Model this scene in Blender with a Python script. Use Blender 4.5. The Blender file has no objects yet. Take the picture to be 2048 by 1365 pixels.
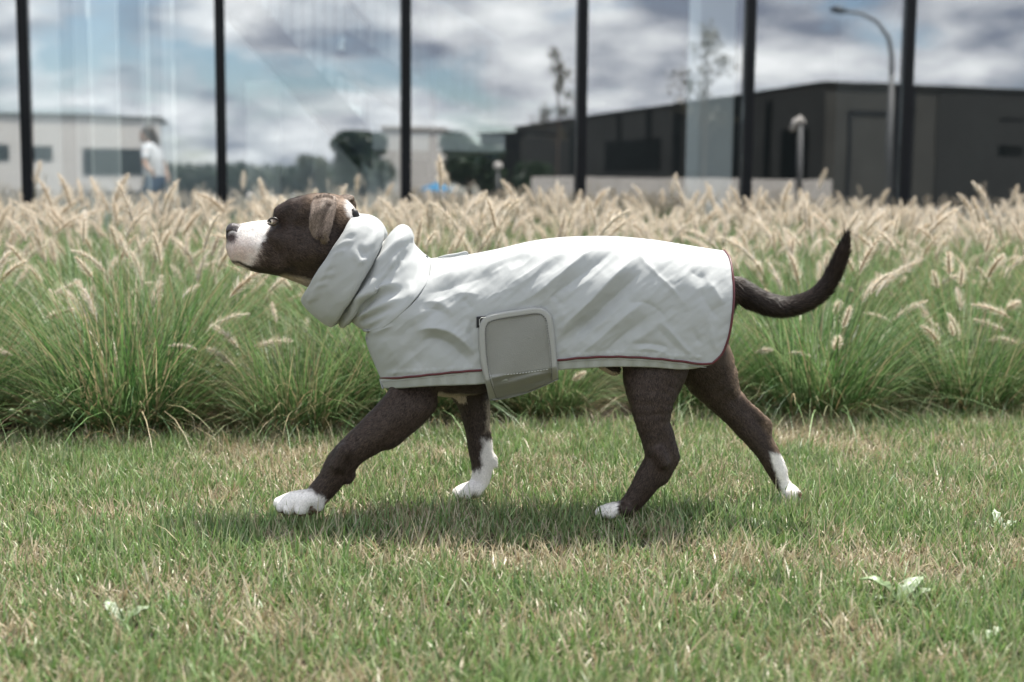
import bpy, math, random
import numpy as np
from mathutils import Matrix, Vector

random.seed(7)
rng = np.random.default_rng(11)
scene = bpy.context.scene

# ------------------------------------------------------------------ camera
F_PX = 2617.0            # focal length in pixels of the 2048 px wide photograph
CAM_H = 0.575
PITCH = math.radians(6.58)
ROLL = math.radians(0.55)
fwd = np.array([0, math.cos(PITCH), -math.sin(PITCH)])
upv = np.array([0, math.sin(PITCH), math.cos(PITCH)])
rgt = np.array([1.0, 0, 0])
R_ = math.cos(ROLL) * rgt + math.sin(ROLL) * upv
U_ = math.cos(ROLL) * upv - math.sin(ROLL) * rgt
CAM = np.array([0, 0, CAM_H])
cam_data = bpy.data.cameras.new('camera')
cam_data.sensor_width = 36.0
cam_data.lens = F_PX / 2048 * 36.0
cam_data.clip_end = 3000
cam_data.dof.use_dof = True
cam_data.dof.focus_distance = 2.27
cam_data.dof.aperture_fstop = 3.6
cam = bpy.data.objects.new('camera', cam_data)
scene.collection.objects.link(cam)
m = Matrix(((R_[0], U_[0], -fwd[0], CAM[0]), (R_[1], U_[1], -fwd[1], CAM[1]),
            (R_[2], U_[2], -fwd[2], CAM[2]), (0, 0, 0, 1)))
cam.matrix_world = m
scene.camera = cam

def PX(x, y, Y):
    """point on the vertical plane at world distance Y seen at photo pixel (x, y)"""
    x = np.asarray(x, float); y = np.asarray(y, float); Y = np.asarray(Y, float)
    d = fwd + ((x - 1024) / F_PX)[..., None] * R_ - ((y - 682.5) / F_PX)[..., None] * U_
    return CAM + d * (Y / d[..., 1])[..., None]

def GP(x, y, z=0.0):
    """point on the ground seen at photo pixel (x, y)"""
    d = fwd + ((x - 1024) / F_PX) * R_ - ((y - 682.5) / F_PX) * U_
    return CAM + d * ((z - CAM_H) / d[2])

def TOPX(p):
    q = np.asarray(p) - CAM
    w = q @ fwd
    return 1024 + F_PX * (q @ R_) / w, 682.5 - F_PX * (q @ U_) / w

# ------------------------------------------------------------------ world, sun, exposure
SUN = np.array([0.09, 0.18, 0.50]); SUN = SUN / np.linalg.norm(SUN)
world = bpy.data.worlds.new('World')
scene.world = world
world.use_nodes = True
wn = world.node_tree.nodes; wl = world.node_tree.links
wn.clear()
wo = wn.new('ShaderNodeOutputWorld'); bg = wn.new('ShaderNodeBackground')
bg.inputs['Strength'].default_value = 0.10
sky = wn.new('ShaderNodeTexSky'); sky.sky_type = 'NISHITA'; sky.sun_disc = False
sky.sun_elevation = math.asin(SUN[2]); sky.sun_rotation = math.atan2(SUN[0], SUN[1])
sky.air_density = 1.0; sky.dust_density = 0.6; sky.ozone_density = 3.0
tc = wn.new('ShaderNodeTexCoord')
sep = wn.new('ShaderNodeSeparateXYZ'); wl.new(tc.outputs['Generated'], sep.inputs[0])
def wmath(op, a, b=None):
    n = wn.new('ShaderNodeMath'); n.operation = op
    for i, v in enumerate((a, b)):
        if v is None: continue
        if isinstance(v, (int, float)): n.inputs[i].default_value = v
        else: wl.new(v, n.inputs[i])
    return n.outputs[0]
zc = wmath('ADD', wmath('MAXIMUM', sep.outputs[2], 0.0), 0.30)
cmb = wn.new('ShaderNodeCombineXYZ')
wl.new(wmath('DIVIDE', sep.outputs[0], zc), cmb.inputs[0])
wl.new(wmath('DIVIDE', sep.outputs[1], zc), cmb.inputs[1])
cmb.inputs[2].default_value = 3.7
n1 = wn.new('ShaderNodeTexNoise'); n1.inputs['Scale'].default_value = 2.6; n1.inputs['Detail'].default_value = 7; n1.inputs['Roughness'].default_value = 0.56
n1.inputs['Distortion'].default_value = 0.35
wl.new(cmb.outputs[0], n1.inputs['Vector'])
n2 = wn.new('ShaderNodeTexNoise'); n2.inputs['Scale'].default_value = 4.2; n2.inputs['Detail'].default_value = 5
wl.new(cmb.outputs[0], n2.inputs['Vector'])
r1 = wn.new('ShaderNodeValToRGB'); r1.color_ramp.elements[0].position = 0.37; r1.color_ramp.elements[1].position = 0.52
wl.new(n1.outputs['Fac'], r1.inputs[0])
r2 = wn.new('ShaderNodeValToRGB')
r2.color_ramp.elements[0].position = 0.36; r2.color_ramp.elements[0].color = (2.6, 2.9, 3.6, 1)
r2.color_ramp.elements[1].position = 0.66; r2.color_ramp.elements[1].color = (11.5, 11.5, 11.4, 1)
wl.new(n2.outputs['Fac'], r2.inputs[0])
mx = wn.new('ShaderNodeMix'); mx.data_type = 'RGBA'
wl.new(r1.outputs[0], mx.inputs[0]); wl.new(sky.outputs[0], mx.inputs[6]); wl.new(r2.outputs[0], mx.inputs[7])
wl.new(mx.outputs[2], bg.inputs['Color']); wl.new(bg.outputs[0], wo.inputs[0])

sun_data = bpy.data.lights.new('sun', 'SUN'); sun_data.energy = 5.0; sun_data.angle = math.radians(0.6)
sun_data.color = (1.0, 0.95, 0.87)
sun = bpy.data.objects.new('sun', sun_data); scene.collection.objects.link(sun)
sun.rotation_euler = Vector(tuple(-SUN)).to_track_quat('-Z', 'Y').to_euler()
sun.location = (4, 6, 12)

vs = scene.view_settings
vs.view_transform = 'Standard'; vs.look = 'None'; vs.gamma = 1.0; vs.use_curve_mapping = False
vs.exposure = 0.92
cy = scene.cycles
cy.use_denoising = True
cy.max_bounces = 7; cy.diffuse_bounces = 3; cy.glossy_bounces = 4; cy.transmission_bounces = 4
cy.transparent_max_bounces = 12
cy.caustics_reflective = False; cy.caustics_refractive = False
cy.sample_clamp_indirect = 6.0

# ------------------------------------------------------------------ helpers
COL = scene.collection

def tag(o, label=None, cat=None, group=None, kind=None):
    if label: o['label'] = label
    if cat: o['category'] = cat
    if group: o['group'] = group
    if kind: o['kind'] = kind
    return o

def empty(name, loc=(0, 0, 0), rz=0.0, parent=None):
    o = bpy.data.objects.new(name, None); COL.objects.link(o)
    o.empty_display_size = 0.1
    o.location = tuple(loc); o.rotation_euler = (0, 0, rz)
    if parent: o.parent = parent
    return o

def new_mesh(name, verts, quads=None, tris=None, col=None, smooth=True):
    """fast mesh from arrays; quads (n,4), tris (n,3); col per vertex rgb"""
    me = bpy.data.meshes.new(name)
    verts = np.asarray(verts, np.float32)
    quads = np.zeros((0, 4), np.int32) if quads is None or len(quads) == 0 else np.asarray(quads, np.int32)
    tris = np.zeros((0, 3), np.int32) if tris is None or len(tris) == 0 else np.asarray(tris, np.int32)
    me.vertices.add(len(verts)); me.vertices.foreach_set('co', verts.ravel())
    nl = quads.size + tris.size
    me.loops.add(nl)
    me.loops.foreach_set('vertex_index', np.concatenate([quads.ravel(), tris.ravel()]))
    npoly = len(quads) + len(tris)
    me.polygons.add(npoly)
    st = np.concatenate([np.arange(len(quads)) * 4, quads.size + np.arange(len(tris)) * 3]).astype(np.int32)
    me.polygons.foreach_set('loop_start', st)
    me.polygons.foreach_set('use_smooth', np.full(npoly, smooth))
    if col is not None:
        at = me.color_attributes.new('Col', 'FLOAT_COLOR', 'POINT')
        c = np.ones((len(verts), 4), np.float32); c[:, :3] = col
        at.data.foreach_set('color', c.ravel())
    me.update(calc_edges=True); me.validate()
    return me

def link(name, me, mat=None, parent=None):
    o = bpy.data.objects.new(name, me); COL.objects.link(o)
    if mat is not None and len(me.materials) == 0: me.materials.append(mat)
    if parent: o.parent = parent
    return o

class MB:
    """collects boxes, tubes and sheets into ONE mesh"""
    def __init__(s): s.v = []; s.f = []
    def add(s, v, f):
        n = len(s.v); s.v += [tuple(map(float, p)) for p in v]; s.f += [tuple(i + n for i in q) for q in f]
    def box(s, lo, hi, fr=None):
        x0, y0, z0 = lo; x1, y1, z1 = hi
        c = [(x0, y0, z0), (x1, y0, z0), (x1, y1, z0), (x0, y1, z0), (x0, y0, z1), (x1, y0, z1), (x1, y1, z1), (x0, y1, z1)]
        if fr: c = [fr(p) for p in c]
        s.add(c, [(0, 3, 2, 1), (4, 5, 6, 7), (0, 1, 5, 4), (1, 2, 6, 5), (2, 3, 7, 6), (3, 0, 4, 7)])
    def tube(s, pts, rad, n=8, cap=True):
        pts = [np.asarray(p, float) for p in pts]
        rad = [rad] * len(pts) if isinstance(rad, (int, float)) else rad
        rings = []
        ref = np.array([0.13, 0.21, 1.0])
        for i, p in enumerate(pts):
            t = pts[min(i + 1, len(pts) - 1)] - pts[max(i - 1, 0)]
            t = t / (np.linalg.norm(t) + 1e-9)
            a = np.cross(t, ref)
            if np.linalg.norm(a) < 0.15: a = np.cross(t, np.array([1.0, 0.2, 0]))
            a /= np.linalg.norm(a); b = np.cross(t, a)
            rings.append([p + rad[i] * (math.cos(2 * math.pi * k / n) * a + math.sin(2 * math.pi * k / n) * b) for k in range(n)])
        v = [q for r in rings for q in r]
        f = [(i * n + k, i * n + (k + 1) % n, (i + 1) * n + (k + 1) % n, (i + 1) * n + k) for i in range(len(pts) - 1) for k in range(n)]
        if cap: f += [tuple(range(n - 1, -1, -1)), tuple((len(pts) - 1) * n + k for k in range(n))]
        s.add(v, f)
    def mesh(s, name, smooth=False):
        me = bpy.data.meshes.new(name); me.from_pydata(s.v, [], s.f)
        me.polygons.foreach_set('use_smooth', [smooth] * len(me.polygons)); me.update()
        return me
    def build(s, name, mat, parent=None, smooth=False):
        return link(name, s.mesh(name, smooth), mat, parent)

def catmull(pts, n):
    pts = np.asarray(pts, float)
    p = np.vstack([2 * pts[0] - pts[1], pts, 2 * pts[-1] - pts[-2]])
    out = []
    for t in np.linspace(0, len(pts) - 1, n):
        i = min(int(t), len(pts) - 2); u = t - i
        a, b, c, d = p[i], p[i + 1], p[i + 2], p[i + 3]
        out.append(0.5 * ((2 * b) + (-a + c) * u + (2 * a - 5 * b + 4 * c - d) * u * u + (-a + 3 * b - 3 * c + d) * u ** 3))
    return np.array(out)

def resample(pts, n):
    """catmull curve resampled to even arc length"""
    c = catmull(pts, 400)
    d = np.concatenate([[0], np.cumsum(np.linalg.norm(np.diff(c, axis=0), axis=1))])
    t = np.linspace(0, d[-1], n)
    return np.stack([np.interp(t, d, c[:, k]) for k in range(c.shape[1])], 1)

def nrm(v): return v / (np.linalg.norm(v, axis=-1, keepdims=True) + 1e-12)

# value noise in numpy (smooth, 3-D)
_perm = rng.random((64, 64, 64)).astype(np.float32)
def vnoise(p):
    p = np.asarray(p, float); i = np.floor(p).astype(int); f = p - i; f = f * f * (3 - 2 * f)
    r = 0
    for a in (0, 1):
        for b in (0, 1):
            for c in (0, 1):
                w = (f[..., 0] if a else 1 - f[..., 0]) * (f[..., 1] if b else 1 - f[..., 1]) * (f[..., 2] if c else 1 - f[..., 2])
                r = r + w * _perm[(i[..., 0] + a) % 64, (i[..., 1] + b) % 64, (i[..., 2] + c) % 64]
    return r
def fbm(p, o=4):
    s = 0; a = 0.5; p = np.asarray(p, float)
    for _ in range(o): s = s + a * vnoise(p); p = p * 2.03 + 7.1; a *= 0.5
    return s

# ------------------------------------------------------------------ materials
def mat_new(name):
    mt = bpy.data.materials.new(name); mt.use_nodes = True
    nt = mt.node_tree; nt.nodes.clear()
    out = nt.nodes.new('ShaderNodeOutputMaterial')
    return mt, nt, out

def mat_solid(name, col, rough=0.6, metal=0.0, var=0.15, vscale=6.0, bump=0.0, bscale=60.0, sheen=0.0, spec=0.5, detail=4.0):
    mt, nt, out = mat_new(name); N = nt.nodes; L = nt.links
    p = N.new('ShaderNodeBsdfPrincipled'); L.new(p.outputs[0], out.inputs[0])
    tcn = N.new('ShaderNodeTexCoord')
    no = N.new('ShaderNodeTexNoise'); no.inputs['Scale'].default_value = vscale; no.inputs['Detail'].default_value = detail
    L.new(tcn.outputs['Object'], no.inputs['Vector'])
    r = N.new('ShaderNodeValToRGB')
    r.color_ramp.elements[0].position = 0.25; r.color_ramp.elements[1].position = 0.75
    r.color_ramp.elements[0].color = (*[c * (1 - var) for c in col], 1)
    r.color_ramp.elements[1].color = (*[min(1, c * (1 + var)) for c in col], 1)
    L.new(no.outputs['Fac'], r.inputs[0]); L.new(r.outputs[0], p.inputs['Base Color'])
    p.inputs['Roughness'].default_value = rough; p.inputs['Metallic'].default_value = metal
    p.inputs['Specular IOR Level'].default_value = spec
    if sheen: p.inputs['Sheen Weight'].default_value = sheen
    if bump:
        b = N.new('ShaderNodeBump'); b.inputs['Strength'].default_value = bump; b.inputs['Distance'].default_value = 0.002
        n2 = N.new('ShaderNodeTexNoise'); n2.inputs['Scale'].default_value = bscale; n2.inputs['Detail'].default_value = 5
        L.new(tcn.outputs['Object'], n2.inputs['Vector']); L.new(n2.outputs['Fac'], b.inputs['Height'])
        L.new(b.outputs[0], p.inputs['Normal'])
    return mt

def mat_leafy(name, trans=0.35, gloss=0.08, rough=0.45):
    """vertex coloured blades and leaves, partly letting light through"""
    mt, nt, out = mat_new(name); N = nt.nodes; L = nt.links
    a = N.new('ShaderNodeVertexColor'); a.layer_name = 'Col'
    d = N.new('ShaderNodeBsdfDiffuse'); t = N.new('ShaderNodeBsdfTranslucent'); g = N.new('ShaderNodeBsdfGlossy')
    g.inputs['Roughness'].default_value = rough
    L.new(a.outputs[0], d.inputs[0]); L.new(a.outputs[0], t.inputs[0])
    m1 = N.new('ShaderNodeMixShader'); m1.inputs[0].default_value = trans
    L.new(d.outputs[0], m1.inputs[1]); L.new(t.outputs[0], m1.inputs[2])
    m2 = N.new('ShaderNodeMixShader'); m2.inputs[0].default_value = gloss
    L.new(m1.outputs[0], m2.inputs[1]); L.new(g.outputs[0], m2.inputs[2]); L.new(m2.outputs[0], out.inputs[0])
    return mt

def mat_vcol(name, rough=0.6, sheen=0.0, bump=0.0, bscale=200.0, spec=0.4, jitter=0.0, jscale=300.0):
    mt, nt, out = mat_new(name); N = nt.nodes; L = nt.links
    a = N.new('ShaderNodeVertexColor'); a.layer_name = 'Col'
    p = N.new('ShaderNodeBsdfPrincipled'); L.new(p.outputs[0], out.inputs[0])
    p.inputs['Roughness'].default_value = rough; p.inputs['Sheen Weight'].default_value = sheen
    p.inputs['Specular IOR Level'].default_value = spec
    tcn = N.new('ShaderNodeTexCoord')
    if jitter:
        n = N.new('ShaderNodeTexNoise'); n.inputs['Scale'].default_value = jscale; n.inputs['Detail'].default_value = 3
        L.new(tcn.outputs['Object'], n.inputs['Vector'])
        mr = N.new('ShaderNodeMapRange'); mr.inputs[1].default_value = 0.3; mr.inputs[2].default_value = 0.7
        mr.inputs[3].default_value = 1 - jitter; mr.inputs[4].default_value = 1 + jitter
        L.new(n.outputs['Fac'], mr.inputs[0])
        v = N.new('ShaderNodeVectorMath'); v.operation = 'SCALE'
        L.new(a.outputs[0], v.inputs[0]); L.new(mr.outputs[0], v.inputs['Scale']); L.new(v.outputs[0], p.inputs['Base Color'])
    else: L.new(a.outputs[0], p.inputs['Base Color'])
    if bump:
        b = N.new('ShaderNodeBump'); b.inputs['Strength'].default_value = bump; b.inputs['Distance'].default_value = 0.002
        n2 = N.new('ShaderNodeTexNoise'); n2.inputs['Scale'].default_value = bscale; n2.inputs['Detail'].default_value = 4
        L.new(tcn.outputs['Object'], n2.inputs['Vector']); L.new(n2.outputs['Fac'], b.inputs['Height'])
        L.new(b.outputs[0], p.inputs['Normal'])
    return mt

M = {}
M['mullion'] = mat_solid('dark_aluminium', (0.010, 0.011, 0.013), 0.5, 0.0, 0.2, spec=0.15)
M['white_int'] = mat_solid('white_interior_paint', (0.84, 0.87, 0.87), 0.6, var=0.06, vscale=1.5)
M['grey_int'] = mat_solid('grey_steel_paint', (0.06, 0.075, 0.095), 0.5, var=0.1)
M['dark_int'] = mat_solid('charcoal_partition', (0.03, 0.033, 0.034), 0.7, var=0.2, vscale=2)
M['pale_floor'] = mat_solid('pale_floor', (0.30, 0.31, 0.31), 0.5, var=0.08, vscale=2)
M['concrete'] = mat_solid('grey_concrete', (0.040, 0.039, 0.034), 0.85, var=0.22, vscale=0.7, bump=0.3, bscale=8)
M['concrete2'] = mat_solid('dark_concrete', (0.014, 0.015, 0.014), 0.85, var=0.25, vscale=0.6)
M['stucco'] = mat_solid('white_stucco', (0.62, 0.58, 0.54), 0.85, var=0.06, vscale=1.0, bump=0.3, bscale=20)
M['darkglass'] = mat_solid('dark_window', (0.006, 0.009, 0.009), 0.6, var=0.3, vscale=1.0, spec=0.05)
M['galv'] = mat_solid('galvanised_steel', (0.14, 0.14, 0.14), 0.6, 0.2, 0.1)
M['soil'] = mat_solid('dry_soil', (0.075, 0.055, 0.038), 0.95, var=0.5, vscale=18, bump=1.0, bscale=70)
M['paving'] = mat_solid('grey_paving', (0.16, 0.16, 0.15), 0.9, var=0.2, vscale=0.8)
M['blade'] = mat_leafy('grass_blade', 0.34, 0.05)
M['plume'] = mat_leafy('seed_plume', 0.48, 0.02, 0.6)
M['hall_grey'] = mat_solid('hall_plaster', (0.36, 0.39, 0.40), 0.7, var=0.06, vscale=1.5)
M['leaf'] = mat_leafy('broad_leaf', 0.30, 0.06)
M['bark'] = mat_solid('bark', (0.06, 0.045, 0.035), 0.9, var=0.3, vscale=12)

def mat_glass(name='coated_glass', refl=0.27):
    mt, nt, out = mat_new(name); N = nt.nodes; L = nt.links
    t = N.new('ShaderNodeBsdfTransparent'); t.inputs[0].default_value = (0.93, 0.96, 0.96, 1)
    g = N.new('ShaderNodeBsdfGlossy'); g.inputs['Roughness'].default_value = 0.0; g.inputs[0].default_value = (0.97, 0.98, 1.0, 1)
    mxs = N.new('ShaderNodeMixShader'); mxs.inputs[0].default_value = refl
    tcn = N.new('ShaderNodeTexCoord'); no = N.new('ShaderNodeTexNoise'); no.inputs['Scale'].default_value = 1.3; no.inputs['Detail'].default_value = 1
    b = N.new('ShaderNodeBump'); b.inputs['Strength'].default_value = 0.10; b.inputs['Distance'].default_value = 0.004
    L.new(tcn.outputs['Object'], no.inputs['Vector']); L.new(no.outputs['Fac'], b.inputs['Height']); L.new(b.outputs[0], g.inputs['Normal'])
    L.new(t.outputs[0], mxs.inputs[1]); L.new(g.outputs[0], mxs.inputs[2]); L.new(mxs.outputs[0], out.inputs[0])
    return mt
M['glass'] = mat_glass()
M['clear_glass'] = mat_glass('clear_glass', 0.05)  # nearly clear, so sun reaches the interior through the added roof glazing
# ================================================================== SETTING
# facade line: fitted from the mullion spacing in the photograph
Y0 = 8.85
P0 = PX(46, 60, Y0); P5 = PX(1818, 60, Y0 + 5 * 0.2505)
M0 = np.array([P0[0], P0[1], 0.0])
DIR = np.array([P5[0] - P0[0], P5[1] - P0[1], 0.0]); SPAN = np.linalg.norm(DIR) / 5; DIR = DIR / np.linalg.norm(DIR)
INW = np.array([-DIR[1], DIR[0], 0.0])           # into the building, away from the camera
def FW(p):
    """facade coordinates: along, inward, up"""
    return M0 + DIR * p[0] + INW * p[1] + np.array([0, 0, p[2]])
def VM(p):
    """a place seen in the glass -> the place in front of the glass that it is the reflection of"""
    p = np.asarray(p, float)
    q = p - M0
    return p - 2 * (q @ INW)[..., None] * INW

# ---- ground, soil bed
mb = MB(); mb.add([(-400, -300, -0.03), (400, -300, -0.03), (400, 300, -0.03), (-400, 300, -0.03)], [(0, 1, 2, 3)])
tag(mb.build('ground', M['paving']), kind='structure')

mt, nt, out = mat_new('lawn_earth'); N = nt.nodes; L = nt.links
p = N.new('ShaderNodeBsdfPrincipled'); p.inputs['Roughness'].default_value = 1.0; L.new(p.outputs[0], out.inputs[0])
tcn = N.new('ShaderNodeTexCoord'); no = N.new('ShaderNodeTexNoise'); no.inputs['Scale'].default_value = 45; no.inputs['Detail'].default_value = 8
L.new(tcn.outputs['Object'], no.inputs['Vector'])
rr = N.new('ShaderNodeValToRGB'); rr.color_ramp.elements[0].position = 0.35; rr.color_ramp.elements[1].position = 0.68
rr.color_ramp.elements[0].color = (0.03, 0.026, 0.015, 1); rr.color_ramp.elements[1].color = (0.12, 0.095, 0.055, 1)
L.new(no.outputs['Fac'], rr.inputs[0]); L.new(rr.outputs[0], p.inputs['Base Color'])
M['lawn_earth'] = mt

# edge of the lawn runs parallel to the facade
E0 = GP(300, 876); EDGE = float((E0 - M0) @ INW)     # distance from the facade (negative)
def edge_wob(s): return 0.05 * np.sin(s * 2.3 + 1) + 0.035 * np.sin(s * 5.1)
def grid_sheet(name, s0, s1, ns, din, dout, nd, z, mat, relief=0.0, wob_in=True):
    S = np.linspace(s0, s1, ns); V = []
    for s in S:
        a = din + (edge_wob(s) if wob_in else 0)
        for t in np.linspace(0, 1, nd):
            q = FW((s, a + (dout - a) * t, z)); V.append(q)
    V = np.array(V)
    if relief: V[:, 2] += relief * (fbm(V * np.array([6, 6, 6]), 4) - 0.45)
    Q = [(i * nd + j, (i + 1) * nd + j, (i + 1) * nd + j + 1, i * nd + j + 1) for i in range(ns - 1) for j in range(nd - 1)]
    o = link(name, new_mesh(name, V, Q), mat); return tag(o, kind='structure')
grid_sheet('lawn_ground', -7, 15, 120, EDGE + 0.06, EDGE - 8, 90, 0.0, M['lawn_earth'], 0.012)
grid_sheet('soil_bed', -7, 15, 160, EDGE - 0.05, -0.25, 60, 0.004, M['soil'], 0.05)
mb = MB(); mb.box((-7, -0.245, -0.02), (15, -0.14, 0.05), FW)
tag(mb.build('paving_edge_strip', M['paving']), kind='structure')

# ---- the glass building
BZ = 3.6
bld = empty('glass_building', FW((4, 0.1, 0)))
tag(bld, 'modern glass building with slim dark mullions mirroring clouds and houses', 'building')
bld_inv = bld.location.copy()
def bpart(mb, name, mat, parent=bld, smooth=False):
    o = mb.build(name, mat, None, smooth)
    o.parent = parent
    if parent is bld: o.location = -bld_inv
    return o
K0, K1 = -5, 13
for k in range(K0, K1 + 1):
    s = k * SPAN
    mb = MB()
    mb.box((s - 0.034, -0.045, 0.10), (s + 0.034, 0.10, BZ), FW)
    mb.box((s - 0.022, 0.10, 0.10), (s + 0.022, 0.16, BZ), FW)
    bpart(mb, 'mullion', M['mullion'])
for k in range(K0, K1):
    mb = MB(); mb.box((k * SPAN + 0.035, -0.006, 0.12), ((k + 1) * SPAN - 0.035, 0.006, BZ - 0.02), FW)
    bpart(mb, 'pane', M['glass'])
s0, s1 = K0 * SPAN, K1 * SPAN
mb = MB(); mb.box((s0, -0.05, -0.02), (s1, 0.12, 0.099), FW); bpart(mb, 'plinth', M['mullion'])
mb = MB(); mb.box((s0 - 0.1, -0.08, BZ + 0.001), (s1 + 0.1, 0.18, BZ + 0.25), FW); bpart(mb, 'fascia', M['mullion'])
DEP = 7.0
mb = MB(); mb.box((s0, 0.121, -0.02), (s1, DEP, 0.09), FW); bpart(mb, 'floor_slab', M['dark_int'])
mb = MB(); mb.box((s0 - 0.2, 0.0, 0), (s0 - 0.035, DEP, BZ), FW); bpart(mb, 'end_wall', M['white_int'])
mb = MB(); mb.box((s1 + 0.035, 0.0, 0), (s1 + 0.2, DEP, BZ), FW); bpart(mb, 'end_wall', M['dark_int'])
# unseen roof: glazing added over the stair hall to let sun in, solid roof over the dark side
SD = 5.05 * SPAN
for k in range(K0, 5):
    mb = MB(); mb.box((k * SPAN + 0.03, 0.2, BZ + 0.05), ((k + 1) * SPAN - 0.03, DEP, BZ + 0.07), FW); bpart(mb, 'added_roof_pane', M['clear_glass'])
    mb = MB(); mb.box((k * SPAN - 0.028, 0.2, BZ + 0.03), (k * SPAN + 0.028, DEP, BZ + 0.12), FW); bpart(mb, 'added_roof_beam', M['mullion'])
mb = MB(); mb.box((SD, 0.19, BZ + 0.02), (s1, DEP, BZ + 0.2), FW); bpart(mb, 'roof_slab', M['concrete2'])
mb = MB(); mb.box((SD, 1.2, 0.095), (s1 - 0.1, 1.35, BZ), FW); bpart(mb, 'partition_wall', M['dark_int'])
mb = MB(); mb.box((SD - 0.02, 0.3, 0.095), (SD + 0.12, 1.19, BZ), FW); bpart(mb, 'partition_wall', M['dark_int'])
def hit(x, y, dep):
    """facade coordinates of photo pixel (x, y) on a plane dep metres behind the glass"""
    d = fwd + ((x - 1024) / F_PX) * R_ - ((y - 682.5) / F_PX) * U_
    t = ((M0 - CAM) @ INW + dep) / (d @ INW)
    q = CAM + d * t
    return np.array([(q - M0) @ DIR, dep, q[2]])
SW = hit(800, 200, DEP)[0]
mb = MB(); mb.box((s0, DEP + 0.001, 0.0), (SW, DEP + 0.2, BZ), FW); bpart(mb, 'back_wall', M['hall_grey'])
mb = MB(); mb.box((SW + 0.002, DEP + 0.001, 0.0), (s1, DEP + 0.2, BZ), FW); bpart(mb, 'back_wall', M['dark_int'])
# white columns and partitions seen through the glass
for xa, xb, dep in ((150, 176, 2.2), (1398, 1468, 1.2), (283, 294, 2.6), (326, 346, 2.6)):
    a = hit(xa, 200, dep)[0]; b = hit(xb, 200, dep)[0]
    mb = MB(); mb.box((a, dep, 0.092), (b, dep + 0.3, BZ - 0.02), FW); bpart(mb, 'column', M['white_int'])
for xa, xb, dep, zt in ((60, 118, 3.0, 3.3), (172, 236, 3.4, 3.3), (492, 560, 3.2, 1.55), (626, 720, 3.3, 1.35)):
    a = hit(xa, 200, dep)[0]; b = hit(xb, 200, dep)[0]
    mb = MB(); mb.box((a, dep, 0.092), (b, dep + 0.12, zt), FW); bpart(mb, 'screen_wall', M['white_int'])
a = hit(866, 200, 0.9)
mb = MB(); mb.tube([FW((a[0], 0.9, 0.092)), FW((a[0], 0.9, BZ - 0.02))], 0.032, 14)
bpart(mb, 'steel_column', M['grey_int'], smooth=True)
# stair flights
def flight(x0, y0, x1, y1, dep, n, wid, name):
    A = hit(x0, y0, dep); B = hit(x1, y1, dep)
    st = empty(name, (0, 0, 0)); st.parent = bld; st.location = -bld_inv
    for off in (0, wid):
        mb = MB()
        lo = [FW((A[0], dep + off, A[2])), FW((B[0], dep + off, B[2])), FW((B[0], dep + off, B[2] - 0.34)), FW((A[0], dep + off, A[2] - 0.34))]
        hi = [np.asarray(p) + INW * 0.05 for p in lo]
        mb.add(lo + hi, [(0, 1, 2, 3), (7, 6, 5, 4), (0, 4, 5, 1), (1, 5, 6, 2), (2, 6, 7, 3), (3, 7, 4, 0)])
        mb.build('stringer', M['grey_int'], st)
    for i in range(n):
        t = (i + 0.5) / n; c = A + (B - A) * t
        w = abs(B[0] - A[0]) / n * 0.58
        mb = MB(); mb.box((c[0] - w, dep + 0.052, c[2] - 0.06), (c[0] + w, dep + wid - 0.002, c[2] - 0.02), FW); mb.build('tread', M['white_int'], st)
        mb = MB(); mb.tube([FW((c[0], dep - 0.02, c[2] - 0.1)), FW((c[0], dep - 0.02, c[2] + 0.85))], 0.008, 5); mb.build('baluster', M['grey_int'], st)
    mb = MB(); mb.tube([FW((A[0], dep - 0.02, A[2] + 0.86)), FW((B[0], dep - 0.02, B[2] + 0.86))], 0.022, 8); mb.build('handrail', M['grey_int'], st)
flight(440, -85, 745, 262, 2.0, 14, 1.1, 'staircase')
flight(690, 60, 1000, 262, 3.6, 13, 1.0, 'staircase')
a = hit(745, 262, 2.0); b = hit(1010, 262, 2.0)
mb = MB(); mb.box((a[0], 2.0, a[2] - 0.16), (b[0], 5.0, a[2] - 0.02), FW); bpart(mb, 'landing', M['white_int'])
mb = MB(); mb.box((a[0] + 0.2, 2.6, 0.092), (a[0] + 0.35, 4.8, a[2] - 0.161), FW); bpart(mb, 'landing_wall', M['white_int'])

# ---- what the glass reflects: the street side behind the photographer
HOR = 380.0
def vplace(x, Yv):
    """ground position (virtual, behind the glass) under pixel column x at distance Yv"""
    q = PX(x, HOR, Yv); q[2] = 0.0; return q
def vz(x, y, Yv): return float(PX(x, y, Yv)[2])

def vwall(parent, name, mat, xa, Ya, xb, Yb, z0, z1, th=0.3, out=0.0, smooth=False):
    """upright slab between two pixel columns, built at its real place in front of the glass"""
    A = vplace(xa, Ya); B = vplace(xb, Yb)
    d = nrm((B - A)[None])[0]; n = np.array([-d[1], d[0], 0])       # away from the viewer (virtual)
    if n[1] < 0: n = -n
    mb = MB(); c = []
    for z in (z0, z1):
        for base, k in ((A, -out), (B, -out), (B, th), (A, th)):
            c.append(VM(base + n * k + np.array([0, 0, z])))
    mb.add(c, [(0, 1, 2, 3), (7, 6, 5, 4), (0, 4, 5, 1), (1, 5, 6, 2), (2, 6, 7, 3), (3, 7, 4, 0)])
    return mb.build(name, mat, parent, smooth)
def lerp_col(x, xa, Ya, xb, Yb):
    """distance on the wall A-B seen in pixel column x"""
    A = vplace(xa, Ya); B = vplace(xb, Yb); r = vplace(x, 1.0)[:2] - CAM[:2]
    # CAM + t r = A + s (B-A)
    mA = np.array([[r[0], -(B - A)[0]], [r[1], -(B - A)[1]]]); t, s = np.linalg.solve(mA, (A - CAM)[:2])
    return t * r[1]

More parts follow.
